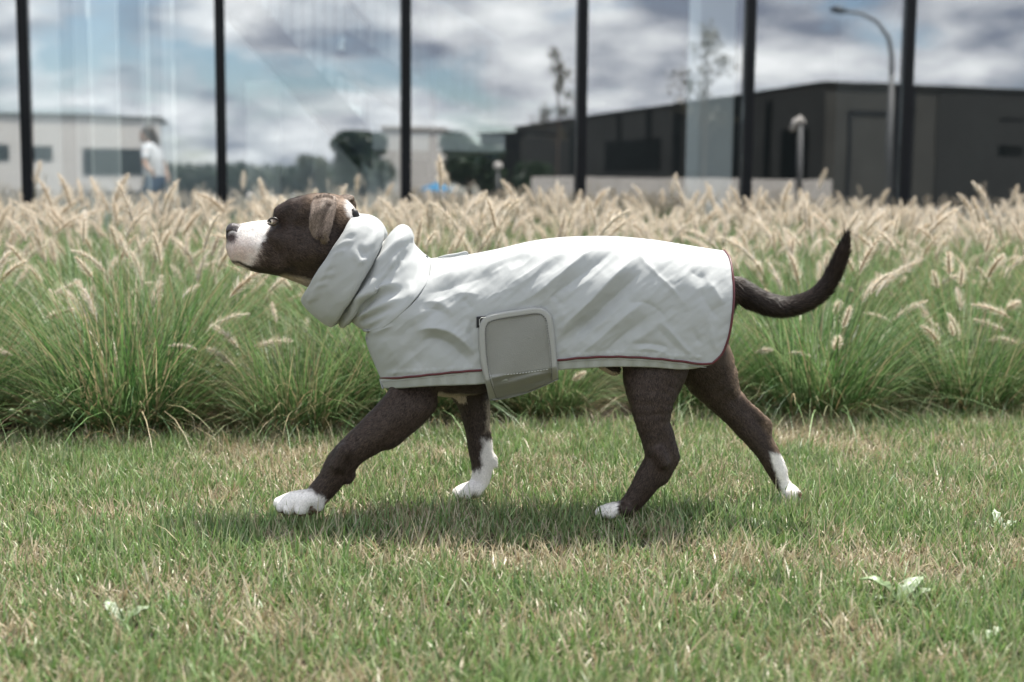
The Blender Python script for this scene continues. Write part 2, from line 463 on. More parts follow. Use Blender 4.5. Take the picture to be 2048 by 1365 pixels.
def building(name, label, mat, runs, zt, openings, roofmat, th=8.0):
    root = empty(name, (0, 0, 0)); tag(root, label, 'building')
    for (xa, Ya, xb, Yb) in runs: vwall(root, 'wall', mat, xa, Ya, xb, Yb, -0.03, zt, 0.4)
    for (xa, Ya, xb, Yb) in runs: vwall(root, 'roof_edge', roofmat, xa - 2, Ya, xb + 2, Yb, zt + 0.003, zt + 0.14, th, 0.12)
    for (ri, x0, y0, x1, y1, mm, nm) in openings:
        xa, Ya, xb, Yb = runs[ri]
        Y_0 = lerp_col(x0, xa, Ya, xb, Yb); Y_1 = lerp_col(x1, xa, Ya, xb, Yb)
        za = vz(x0, y1, Y_0); zb = vz(x0, y0, Y_0)
        vwall(root, nm, mm, x0, Y_0, x1, Y_1, max(za, 0.05), zb, 0.02, 0.05)
    return root
building('concrete_building', 'long dark grey concrete building with sloping roofline and black openings', M['concrete'],
         [(1030, 105, 1645, 60), (1646, 60, 2330, 66)], 5.45,
         [(0, 1208, 285, 1320, 345, M['darkglass'], 'window'), (0, 1345, 205, 1362, 405, M['darkglass'], 'slot_window'),
          (0, 1232, 230, 1240, 284, M['darkglass'], 'slot_window'), (0, 1290, 215, 1300, 284, M['darkglass'], 'slot_window'),
          (0, 1140, 255, 1160, 400, M['darkglass'], 'doorway'), (0, 1462, 190, 1496, 405, M['darkglass'], 'doorway'),
          (0, 1528, 205, 1540, 405, M['darkglass'], 'slot_window'), (0, 1562, 262, 1612, 405, M['darkglass'], 'doorway'),
          (1, 1690, 222, 1697, 405, M['mullion'], 'door_frame'), (1, 1690, 219, 1824, 226, M['mullion'], 'door_frame'),
          (1, 1782, 175, 1822, 405, M['mullion'], 'slot_window'), (1, 1868, 178, 2140, 405, M['concrete2'], 'recess_panel'),
          (1, 1990, 236, 2040, 244, M['mullion'], 'shelf'), (1, 1990, 290, 2040, 312, M['darkglass'], 'window')], M['concrete2'])
building('white_building', 'low white rendered building with dark strip windows and flat roof', M['stucco'],
         [(-420, 72, 322, 76)], 4.45,
         [(0, -18, 288, 22, 320, M['darkglass'], 'window'), (0, 66, 292, 106, 321, M['darkglass'], 'window'),
          (0, 168, 297, 300, 350, M['darkglass'], 'window'), (0, 60, 380, 95, 400, M['darkglass'], 'window'),
          (0, 170, 382, 330, 400, M['darkglass'], 'doorway')], M['concrete'])
building('white_hall', 'small white hall with rounded end among dark trees', M['stucco'],
         [(762, 80, 890, 80)], vz(800, 257, 80), [(0, 806, 300, 818, 398, M['darkglass'], 'doorway')], M['stucco'])
building('dark_kiosk', 'small charcoal box building at the end of the concrete building', M['concrete2'],
         [(962, 70, 1040, 68)], vz(1000, 272, 70), [(0, 968, 290, 1036, 300, M['mullion'], 'roof_band')], M['mullion'], th=4)
gw = empty('garden_wall', VM(vplace(1360, 25))); tag(gw, 'low white garden wall with slatted face behind the photographer', 'wall')
for i in range(14):
    xa = 1062 + i * 43; o = vwall(gw, 'panel', M['stucco'], xa, 25, xa + 42.2, 25, -0.03, 0.83 + 0.01 * math.sin(i), 0.16)
    o.matrix_parent_inverse = Matrix.Translation(-gw.location)

def vtube(mb, pts, rad, n=8): mb.tube([VM(p) for p in pts], rad, n)
# street lamp
base = vplace(1780, 39); sl = empty('street_lamp', VM(base)); tag(sl, 'tall galvanised street lamp with curved arm', 'street lamp')
def slp(mb, nm, mat, parent=sl, sm=True):
    o = mb.build(nm, mat, None, sm); o.parent = parent; o.location = -parent.location; return o
mb = MB(); vtube(mb, [base, PX(1782, 150, 39)], [0.10, 0.075], 12); slp(mb, 'pole', M['galv'])
mb = MB(); vtube(mb, [PX(x, y, 39) for x, y in ((1782, 151), (1782, 110), (1776, 75), (1755, 45), (1725, 28), (1700, 24), (1690, 23))], [0.073, 0.068, 0.06, 0.05, 0.045, 0.045, 0.045], 12); slp(mb, 'arm', M['galv'])
mb = MB(); vtube(mb, [PX(x, y, 39) for x, y in ((1693, 23), (1688, 22), (1670, 19), (1661, 18))], [0.05, 0.10, 0.11, 0.05], 10); slp(mb, 'lamp_head', M['grey_int'])
# low post lights
for x, yt, Yv, lab in ((1600, 240, 25, 'slim grey post light with angled hood beside garden wall'), (997, 332, 40, 'short post light with round white globe')):
    base = vplace(x, Yv); pl = empty('post_light', VM(base)); tag(pl, lab, 'post light')
    mb = MB(); vtube(mb, [base, PX(x, yt + 6, Yv)], 0.05, 10); slp(mb, 'post', M['galv'], pl)
    mb = MB()
    if x > 1500: vtube(mb, [PX(x - 17, yt + 22, Yv), PX(x - 8, yt + 4, Yv), PX(x, yt, Yv), PX(x + 9, yt + 7, Yv)], [0.05, 0.07, 0.08, 0.04], 10)
    else: vtube(mb, [PX(x, yt + 8, Yv), PX(x, yt + 5, Yv), PX(x, yt, Yv), PX(x, yt - 5, Yv), PX(x, yt - 8, Yv)], [0.03, 0.11, 0.14, 0.11, 0.02], 12)
    slp(mb, 'lamp_head', M['stucco'], pl)
# blue parasol
base = vplace(872, 44); pa = empty('parasol', VM(base)); tag(pa, 'blue parasol over a terrace near the white hall', 'parasol')
mb = MB(); vtube(mb, [base, PX(872, 366, 44)], 0.025, 8); slp(mb, 'pole', M['galv'], pa)
mb = MB(); vtube(mb, [PX(872, 382, 44), PX(872, 380, 44), PX(872, 372, 44), PX(872, 365, 44)], [0.62, 0.6, 0.32, 0.02], 10)
M['blue'] = mat_solid('blue_canvas', (0.05, 0.22, 0.40), 0.7); slp(mb, 'canopy', M['blue'], pa)

# trees
def leaf_cloud(centers, radii, n, size, cols, seed, flat=0.75):
    r = np.random.default_rng(seed)
    k = r.integers(0, len(centers), n)
    v = nrm(r.normal(size=(n, 3))) * (r.random((n, 1)) ** 0.45)
    c = np.asarray(centers)[k] + v * np.asarray(radii)[k][:, None] * np.array([1, 1, flat])
    a = nrm(r.normal(size=(n, 3))); b = nrm(np.cross(a, r.normal(size=(n, 3))))
    s = size * (0.6 + 0.8 * r.random((n, 1)))
    V = np.stack([c - a * s, c + b * s * 0.55, c + a * s, c - b * s * 0.55], 1).reshape(-1, 3)
    Q = np.arange(n * 4).reshape(-1, 4)
    cc = np.asarray(cols)[r.integers(0, len(cols), n)] * (0.7 + 0.6 * r.random((n, 1)))
    return V, Q, np.repeat(cc, 4, 0)
def tree(name, label, x, Yv, ytop, width_px, cols, seed, n=2600, sparse=False, group=None):
    base = VM(vplace(x, Yv)); zt = vz(x, ytop, Yv); rad = width_px / F_PX * Yv / 2
    t = empty(name, base); tag(t, label, 'tree', group)
    r = np.random.default_rng(seed)
    if sparse:
        mb = MB(); mb.tube([(0, 0, 0), (0.03, 0, zt * 0.5), (0, 0.02, zt * 0.95)], [0.045, 0.03, 0.008], 7)
        cs = []; rs = []
        for i in range(17):
            h = zt * (0.38 + 0.6 * i / 17); a = r.random() * 6.28; l = rad * (1.15 - 0.9 * (i / 17)) * (0.6 + 0.5 * r.random())
            tip = np.array([math.cos(a) * l, math.sin(a) * l, h + l * 0.9])
            mb.tube([(0, 0, h), tip * np.array([.5, .5, 1]) - np.array([0, 0, l * .25]), tip], [0.014, 0.009, 0.004], 5)
            cs += [tip, tip * np.array([.6, .6, 1])]; rs += [rad * 0.3, rad * 0.24]
        mb.build('trunk', M['bark'], t)
        V, Q, C = leaf_cloud(cs, rs, n, 0.045, cols, seed, 1.2)
    else:
        mb = MB(); mb.tube([(0, 0, 0), (0.05, 0, zt * 0.35), (0, 0.05, zt * 0.7)], [0.16, 0.12, 0.05], 8)
        cs = []; rs = []
        for i in range(16):
            a = r.random() * 6.28; q = rad * 0.62 * math.sqrt(r.random()); h = zt * (0.3 + 0.58 * r.random())
            cs.append((math.cos(a) * q, math.sin(a) * q, h)); rs.append(rad * (0.35 + 0.2 * r.random()))
            mb.tube([(0, 0, zt * 0.25), np.array(cs[-1]) * np.array([.5, .5, .8]), cs[-1]], [0.06, 0.03, 0.01], 5)
        mb.build('trunk', M['bark'], t)
        V, Q, C = leaf_cloud(cs, rs, n, rad * 0.085, cols, seed)
        V[:, 2] = np.clip(V[:, 2], 0.05, zt)
    link('crown', new_mesh('crown', V, Q, col=C, smooth=False), M['leaf'], t)
    return t
G1 = [(0.03, 0.055, 0.025), (0.04, 0.07, 0.03), (0.025, 0.05, 0.03)]
G2 = [(0.10, 0.11, 0.07), (0.07, 0.09, 0.05)]
GA = [(0.10, 0.08, 0.05), (0.08, 0.08, 0.05), (0.12, 0.10, 0.06)]
tree('shrub_tree', 'pale bushy tree left of the dark hedge', 625, 62, 300, 80, G2, 3, 4000)
tree('shrub_tree', 'tall dark leafy tree in front of the white hall', 728, 66, 262, 130, G1, 4, 7000)
tree('shrub_tree', 'dark evergreen tree right of the white hall', 940, 64, 262, 140, G1, 5, 7000)
tree('shrub_tree', 'dark bush at the foot of the concrete building', 1060, 58, 322, 90, G1, 6, 4000)
tree('shrub_tree', 'small dark tree beside the second mullion', 466, 70, 322, 70, G1, 8, 3000)
tree('sapling', 'slender sapling with sparse brown leaves in front of concrete building', 1112, 33, 100, 95, GA, 9, 700, True)
tree('sapling', 'wider sapling with sparse leaves beside the white column', 1405, 30, 55, 150, GA, 10, 900, True)
# a dark hedge runs along the far side
hd = empty('hedge', VM(vplace(560, 78))); tag(hd, 'long dark clipped hedge along the far side of the lawn', 'hedge')
cs = [VM(PX(x, 352 + (i % 3) * 3, 78)) - np.array(hd.location) for i, x in enumerate(range(335, 770, 12))]
V, Q, C = leaf_cloud(cs, [0.85] * len(cs), 6000, 0.14, G1, 12, 1.0); V[:, 2] = np.clip(V[:, 2], 0.0, 3)
link('foliage', new_mesh('foliage', V, Q, col=C, smooth=False), M['leaf'], hd)
mb = MB()
a = np.array(VM(vplace(335, 78.3))) - np.array(hd.location); b = np.array(VM(vplace(770, 78.3))) - np.array(hd.location)
d = nrm((b - a)[None])[0]; n_ = np.array([-d[1], d[0], 0]) * 0.25
mb.add([a - n_, b - n_, b + n_, a + n_] + [q + np.array([0, 0, 1.1]) for q in (a - n_, b - n_, b + n_, a + n_)],
       [(0, 3, 2, 1), (4, 5, 6, 7), (0, 1, 5, 4), (1, 2, 6, 5), (2, 3, 7, 6), (3, 0, 4, 7)])
mb.build('stems', M['bark'], hd)
# ================================================================== GRASS
def blades(base, length, width, az, tilt, bend, seg, col, yaw=None, tipcol=None):
    n = len(base); az = np.asarray(az); yaw = az + math.pi / 2 if yaw is None else yaw
    t = np.linspace(0, 1, seg + 1)
    hd = np.stack([np.cos(az), np.sin(az), np.zeros(n)], 1)
    wd = np.stack([np.cos(yaw), np.sin(yaw), np.zeros(n)], 1)
    pos = np.asarray(base, float).copy(); V = []
    for i in range(seg + 1):
        w = width * (1 - t[i] ** 2.2)
        if i < seg: V += [pos - wd * w[:, None] * 0.5, pos + wd * w[:, None] * 0.5]
        else: V += [pos]
        if i < seg:
            ph = tilt + bend * (t[i] + 0.5 / seg); dl = (length / seg)[:, None]
            pos = pos + dl * (hd * np.sin(ph)[:, None] + np.array([0, 0, 1.0]) * np.cos(ph)[:, None])
    V = np.stack(V, 1); nv = 2 * seg + 1
    b = (np.arange(n) * nv)[:, None]
    Q = np.concatenate([b + np.array([[2 * i, 2 * i + 1, 2 * i + 3, 2 * i + 2]]) for i in range(seg - 1)], 0) if seg > 1 else None
    T = b + np.array([[2 * seg - 2, 2 * seg - 1, 2 * seg]])
    C = np.repeat(col[:, None, :], nv, 1)
    if tipcol is not None:
        tt = np.array([i // 2 for i in range(2 * seg)] + [seg]) / seg
        C = C * (1 - tt[None, :, None] ** 2) + tipcol[:, None, :] * tt[None, :, None] ** 2
    return V.reshape(-1, 3), Q, T, C.reshape(-1, 3)

def merge(parts):
    Vs, Qs, Ts, Cs = [], [], [], []; o = 0
    for V, Q, T, C in parts:
        Vs.append(V); Cs.append(C)
        if Q is not None and len(Q): Qs.append(np.asarray(Q) + o)
        if T is not None and len(T): Ts.append(np.asarray(T) + o)
        o += len(V)
    return np.concatenate(Vs), (np.concatenate(Qs) if Qs else None), (np.concatenate(Ts) if Ts else None), np.concatenate(Cs)

GREEN = np.array([[0.135, 0.235, 0.062], [0.185, 0.290, 0.092], [0.095, 0.185, 0.052], [0.270, 0.350, 0.155]])
STRAW = np.array([[0.50, 0.44, 0.29], [0.38, 0.32, 0.19], [0.56, 0.51, 0.37], [0.28, 0.21, 0.12]])

def lawn_points(n, inview, r):
    if inview:
        Y = 1.28 + (3.75 - 1.28) * r.random(n) ** 0.85
        X = (r.random(n) * 2 - 1) * (0.43 * Y + 0.22)
    else:
        Y = -2.5 + 6.8 * r.random(n); X = (r.random(n) * 2 - 1) * 4.2
    P = np.stack([X, Y, np.zeros(n)], 1)
    q = P - M0; s = q @ DIR; d = q @ INW
    ok = d < EDGE + 0.03 + edge_wob(s) + 0.03 * r.normal(size=n)
    if not inview: ok &= ~((Y > 1.3) & (np.abs(X) < 0.43 * Y + 0.2))
    return P[ok]

def lawn(n, inview, seed, hs=1.0, ws=1.0, flat=False):
    r = np.random.default_rng(seed)
    P = lawn_points(n, inview, r); n = len(P)
    P[:, 2] = 0.012 * (fbm(P * 6, 4) - 0.45) - 0.003
    patch = fbm(P * np.array([2.6, 3.4, 1]) + 3.3, 4)          # 0..1 around .47
    fine = fbm(P * np.array([11, 13, 1]) + 9, 3)
    q = (P - M0) @ INW
    near_edge = np.clip(1 - (EDGE - q) / 0.45, 0, 1)
    pg = np.clip(0.74 + 2.2 * (patch - 0.47) + 1.6 * (fine - 0.44) - 0.15 * near_edge, 0.10, 0.94)
    if flat: pg = pg * 0.22
    g = r.random(n) < pg
    col = np.where(g[:, None], GREEN[r.integers(0, 4, n)], STRAW[r.integers(0, 4, n)]) * (0.75 + 0.5 * r.random((n, 1)))
    tip = np.where((g & (r.random(n) < 0.65))[:, None], col * 1.15, STRAW[r.integers(0, 4, n)] * 0.9)
    az = r.random(n) * 2 * math.pi
    L = (0.022 + 0.030 * r.random(n) ** 1.3) * hs * (0.75 + 0.9 * np.clip(patch - 0.2, 0, .6))
    L = np.where(r.random(n) < 0.05, L * 1.5, L)
    W = (0.0016 + 0.0016 * r.random(n)) * ws
    tilt = np.abs(r.normal(0, 0.32, n)) + np.where(g, 0.05, 0.55 * r.random(n))
    bend = np.abs(r.normal(0.35, 0.45, n))
    if flat: tilt = 0.95 + 0.5 * r.random(n); bend = 0.35 * r.random(n); L *= 0.9
    return blades(P, L, W, az, tilt, bend, 3, col, az + math.pi / 2 + r.normal(0, 0.6, n), tip)
V, Q, T, C = merge([lawn(165000, True, 21, 1.0, 1.15), lawn(30000, True, 22, 0.9, 1.0, True), lawn(60000, False, 23, 1.05, 1.8), lawn(20000, False, 24, 1, 1.8, True)])
tag(link('lawn_grass', new_mesh('lawn_grass', V, Q, T, C), M['blade']), 'short green and straw coloured lawn grass under the dog', 'grass', kind='stuff')

# ---- fountain grass: blades and feathery seed plumes
FG = np.array([[0.072, 0.158, 0.042], [0.122, 0.225, 0.070], [0.034, 0.086, 0.025], [0.205, 0.300, 0.130]])
FS = np.array([[0.36, 0.30, 0.18], [0.30, 0.24, 0.14], [0.22, 0.23, 0.11]])
def clump_blades(seed, n, rad, dry=0.10, l0=0.24, l1=0.25, open_=0.62, wid=1.0):
    r = np.random.default_rng(seed)
    a = r.random(n) * 6.2832; rr = rad * np.sqrt(r.random(n))
    base = np.stack([np.cos(a) * rr, np.sin(a) * rr, np.full(n, -0.01)], 1)
    az = a + r.normal(0, 0.55, n)
    u = r.random(n)
    L = l0 + l1 * r.random(n)
    tilt = 0.06 + open_ * u * (0.35 + 0.65 * rr / rad)
    bend = 0.35 + 1.15 * r.random(n) * (0.4 + u)
    W = (0.0028 + 0.0022 * r.random(n)) * wid
    g = r.random(n) > dry
    col = np.where(g[:, None], FG[r.integers(0, 4, n)], FS[r.integers(0, 3, n)]) * (0.75 + 0.5 * r.random((n, 1)))
    tip = np.where((r.random(n) < 0.20)[:, None], FS[r.integers(0, 3, n)], col * 1.25)
    A = blades(base, L, W, az, tilt, bend, 6, col, az + math.pi / 2 + r.normal(0, 0.5, n), tip)
    # dead thatch round the foot
    k = n // 4; a = r.random(k) * 6.2832; rr = rad * (0.5 + 0.9 * r.random(k))
    base = np.stack([np.cos(a) * rr, np.sin(a) * rr, np.full(k, 0.0)], 1)
    col = FS[r.integers(0, 3, k)] * np.array([1, 0.9, 0.8]) * (0.5 + 0.6 * r.random((k, 1)))
    B = blades(base, 0.10 + 0.2 * r.random(k), 0.0025 + 0.001 * r.random(k), a + r.normal(0, 0.8, k), 0.7 + 0.5 * r.random(k), 0.3 + 0.6 * r.random(k), 4, col)
    return merge([A, B])
NVAR = 7
clump_me = [new_mesh('clump_blades', *clump_blades(100 + i, 950, 0.13, 0.10 + 0.05 * (i % 3))) for i in range(NVAR)]
front_me = [new_mesh('clump_blades', *clump_blades(150 + i, 1700, 0.17, 0.12 + 0.08 * (i % 3), 0.20, 0.36, 0.95, 0.78)) for i in range(6)]
for me in clump_me + front_me: me.materials.append(M['blade'])

PLC = np.array([[0.74, 0.65, 0.53], [0.80, 0.73, 0.63], [0.68, 0.55, 0.40], [0.84, 0.79, 0.71]])
def plume_arrays(seed, nb=230, length=0.105, rad=0.0105, curve=0.25):
    """bottle-brush seed head on its own base, pointing up +z, nodding towards +x"""
    r = np.random.default_rng(seed)
    def axis(t):
        ph = curve * t; return np.stack([length * (1 - np.cos(ph)) / max(curve, 1e-3), np.zeros_like(t), length * np.sin(ph) / max(curve, 1e-3)], 1)
    def axdir(t): return np.stack([np.sin(curve * t), np.zeros_like(t), np.cos(curve * t)], 1)
    prof = lambda t: np.clip(np.minimum(1.0, t / 0.12) * (1 - np.clip((t - 0.45) / 0.6, 0, 1) ** 1.6), 0.05, 1)
    t = r.random(nb); c = axis(t); d = axdir(t)
    a = r.random(nb) * 6.2832
    rad_dir = np.stack([np.cos(a), np.sin(a), np.zeros(nb)], 1); rad_dir = nrm(rad_dir - d * np.sum(rad_dir * d, 1, keepdims=True))
    out = nrm(rad_dir * 0.8 + d * (0.75 + 0.5 * r.random((nb, 1))))
    l = (rad * 1.5 * prof(t) * (0.6 + 0.9 * r.random(nb)))[:, None]
    wv = nrm(np.cross(out, r.normal(size=(nb, 3)))) * 0.0007
    p0 = c + rad_dir * rad * 0.12
    V = np.stack([p0 - wv, p0 + wv, p0 + out * l * 1.25], 1).reshape(-1, 3)
    T = np.arange(nb * 3).reshape(-1, 3)
    C = np.repeat(PLC[r.integers(0, 4, nb)] * (0.75 + 0.5 * r.random((nb, 1))), 3, 0)
    # core spindle
    m_, k_ = 7, 6; tt = np.linspace(0, 1, m_); cc = axis(tt); rr = rad * 0.30 * prof(tt); rr[-1] = 0.0004
    sv = np.array([cc[i] + rr[i] * np.array([math.cos(6.2832 * j / k_), math.sin(6.2832 * j / k_), 0]) for i in range(m_) for j in range(k_)])
    sq = [(i * k_ + j, i * k_ + (j + 1) % k_, (i + 1) * k_ + (j + 1) % k_, (i + 1) * k_ + j) for i in range(m_ - 1) for j in range(k_)]
    return merge([(V, None, T, C), (sv, np.array(sq), None, np.tile(PLC[seed % 4] * 0.8, (len(sv), 1)))])
plume_arr = [plume_arrays(300 + i, 320, 0.088 + 0.014 * (i % 4), 0.0105 + 0.0012 * (i % 3), 0.08 + 0.22 * (i % 4)) for i in range(8)]
plume_me = []
for A in plume_arr:
    me = new_mesh('plume', *A); me.materials.append(M['plume']); plume_me.append(me)

def stem_specs(seed, n, zlo, zhi, spread, nod=0.65):
    """list of (points of the stem, yaw, tilt at the tip)"""
    r = np.random.default_rng(seed); out = []
    for i in range(n):
        az = r.random() * 6.2832; L = (zlo + (zhi - zlo) * r.random()) * (1.15 if r.random() < 0.10 else 1.0)
        t0 = 0.04 + spread * r.random(); bd = 0.06 + nod * r.random() * (0.4 + t0)
        p = np.array([math.cos(az) * 0.05, math.sin(az) * 0.05, 0.0]); pts = [p.copy()]
        for k in range(5):
            ph = t0 + bd * (k + 0.5) / 5
            p = p + L / 5 * np.array([math.cos(az) * math.sin(ph), math.sin(az) * math.sin(ph), math.cos(ph)]); pts.append(p.copy())
        out.append((np.array(pts), az, t0 + bd, r.integers(0, 8), 0.75 + 0.5 * r.random()))
    return out
def stem_mesh(specs, seed):
    r = np.random.default_rng(seed); parts = []
    for pts, az, tl, k, sc in specs:
        V = []; 
        for p in pts:
            for j in range(3): V.append(p + 0.0011 * np.array([math.cos(2.094 * j), math.sin(2.094 * j), 0]))
        Q = [(i * 3 + j, i * 3 + (j + 1) % 3, (i + 1) * 3 + (j + 1) % 3, (i + 1) * 3 + j) for i in range(len(pts) - 1) for j in range(3)]
        parts.append((np.array(V), np.array(Q), None, np.tile(np.array([0.20, 0.21, 0.09]), (len(V), 1))))
    me = new_mesh('stems', *merge(parts)); me.materials.append(M['blade']); return me
def plume_matrix(pts, az, tl, sc):
    """frame whose z axis follows the stem end and whose x axis nods outward"""
    z = np.array([math.cos(az) * math.sin(tl), math.sin(az) * math.sin(tl), math.cos(tl)])
    x = np.array([math.cos(az) * math.cos(tl), math.sin(az) * math.cos(tl), -math.sin(tl)]); y = np.cross(z, x)
    Mx = np.eye(4); Mx[:3, 0] = x * sc; Mx[:3, 1] = y * sc; Mx[:3, 2] = z * sc; Mx[:3, 3] = pts[-1]
    return Mx
front_specs = [stem_specs(500 + i, 9, 0.24, 0.44, 0.62) for i in range(6)] + [stem_specs(550 + i, 18, 0.30, 0.50, 0.55) for i in range(6)]
front_stems = [stem_mesh(s, 1) for s in front_specs]
back_specs = [stem_specs(600 + i, 20, 0.26, 0.45, 0.34, 0.60) for i in range(6)]
back_stems = [stem_mesh(s, 1) for s in back_specs]
back_plumes = []
for sp in back_specs:
    parts = []
    for pts, az, tl, k, sc in sp:
        V, Q, T, C = plume_arr[k]; Mx = plume_matrix(pts, az, tl, sc)
        parts.append((V @ Mx[:3, :3].T + Mx[:3, 3], Q, T, C))
    me = new_mesh('plumes', *merge(parts)); me.materials.append(M['plume']); back_plumes.append(me)

def clump(loc, i, front, sc, yaw, label, group, zs=1.0):
    t = empty('fountain_grass_plant', loc, yaw); t.scale = (sc, sc, sc * zs); tag(t, label, 'plant', group)
    link('blades', front_me[i % 6] if front else clump_me[i % NVAR], None, t)
    if front:
        fi = i % 6 + (0 if 'front' in group else 6); link('stems', front_stems[fi], None, t)
        for pts, az, tl, k, s2 in front_specs[fi]:
            o = link('plume', plume_me[k], None, t); o.matrix_local = Matrix(plume_matrix(pts, az, tl, s2).tolist())
    else:
        link('stems', back_stems[i % 6], None, t)
        o = link('plumes', back_plumes[i % 6], None, t); o['kind'] = 'stuff'
    return t
# front row placed where the photograph shows each clump's foot
FRONT = [(-190, 868, 1.00, 'fountain grass clump cut by the left picture edge in the front row'),
         (225, 862, 1.02, 'large spreading fountain grass clump with brown dry foot below the dog muzzle side'),
         (585, 868, 0.74, 'low straw tinged fountain grass clump in front of the dog chest'),
         (790, 838, 0.95, 'fountain grass clump behind the dog foreleg'),
         (1085, 838, 0.62, 'small dry fountain grass clump seen under the dog belly'),
         (1390, 826, 0.72, 'fountain grass clump between the dog hind legs'),
         (1655, 836, 0.92, 'rounded fountain grass clump under the dog tail'),
         (1965, 828, 0.80, 'dark low fountain grass clump at the right picture edge'),
         (2260, 826, 0.9, 'fountain grass clump just right of the picture in the front row')]
ci = 0
for x, y, sc, lab in FRONT:
    g = GP(x, y); clump((g[0], g[1] + 0.10, 0.0), ci, True, sc, ci * 1.3, lab, 'front row of fountain grass', 0.95); ci += 1
rr_ = np.random.default_rng(77)
LANDMARKS = [(-700, 'far outside the left picture edge'), (-480, 'well outside the left picture edge'), (-260, 'outside the left picture edge'), (-60, 'just beyond the left picture edge'),
             (60, 'below the leftmost mullion'), (200, 'below the mirrored strip window'), (310, 'below the mirrored person'), (445, 'below the second mullion'), (560, 'behind the dog muzzle'), (680, 'behind the dog neck'),
             (812, 'behind the coat collar'), (950, 'behind the leash slot of the coat'), (1080, 'behind the belly flap'), (1200, 'behind the middle of the dog back'), (1340, 'behind the dog loin'), (1460, 'behind the rear hem of the coat'),
             (1580, 'behind the root of the dog tail'), (1690, 'behind the dog tail tip'), (1800, 'below the rightmost mullion'), (1920, 'right of the rightmost mullion'), (2030, 'at the right picture edge'), (2180, 'just beyond the right picture edge'),
             (2380, 'outside the right picture edge'), (2600, 'well outside the right picture edge'), (2800, 'far outside the right picture edge')]
taken = set(); ROWN = ['second', 'third', 'fourth', 'fifth', 'sixth', 'seventh', 'eighth', 'ninth', 'tenth', 'eleventh', 'twelfth', 'thirteenth', 'fourteenth']
row = 0; d = EDGE + 0.62
while d < -0.75:
    Ymid = M0[1] + d
    half = 0.42 * (Ymid + 1.0) + 1.45
    n = min(24, int(2 * half / 0.45))
    for j in range(n + 1):
        xw = -half + 2 * half * j / n + rr_.normal(0, 0.07) + (0.2 if row % 2 else 0)
        s = (xw - M0[0]) / DIR[0]; s = s - d * INW[0] / DIR[0]
        q = FW((s, d + rr_.normal(0, 0.05), 0.0))
        front = row < 2
        lx_ = TOPX(np.array([q[0], q[1], 0.3]))[0]
        mark = min(LANDMARKS, key=lambda a: abs(a[0] - lx_) + (9999 if (row, a[1]) in taken else 0))[1]; taken.add((row, mark))
        lab = ('nodding fountain grass clump in the %s row, %s' % ('second' if row == 0 else 'third', mark) if front
               else 'upright fountain grass clump in the %s row, %s' % (ROWN[row], mark))
        clump(q, ci, front, (0.86 if front else 0.92) + 0.2 * rr_.random(), rr_.random() * 6.28, lab, 'middle rows of fountain grass' if front else 'back rows of fountain grass', 0.98 + 0.1 * rr_.random())
        ci += 1
    row += 1; d += 0.40 + 0.03 * row
print('clumps', ci)
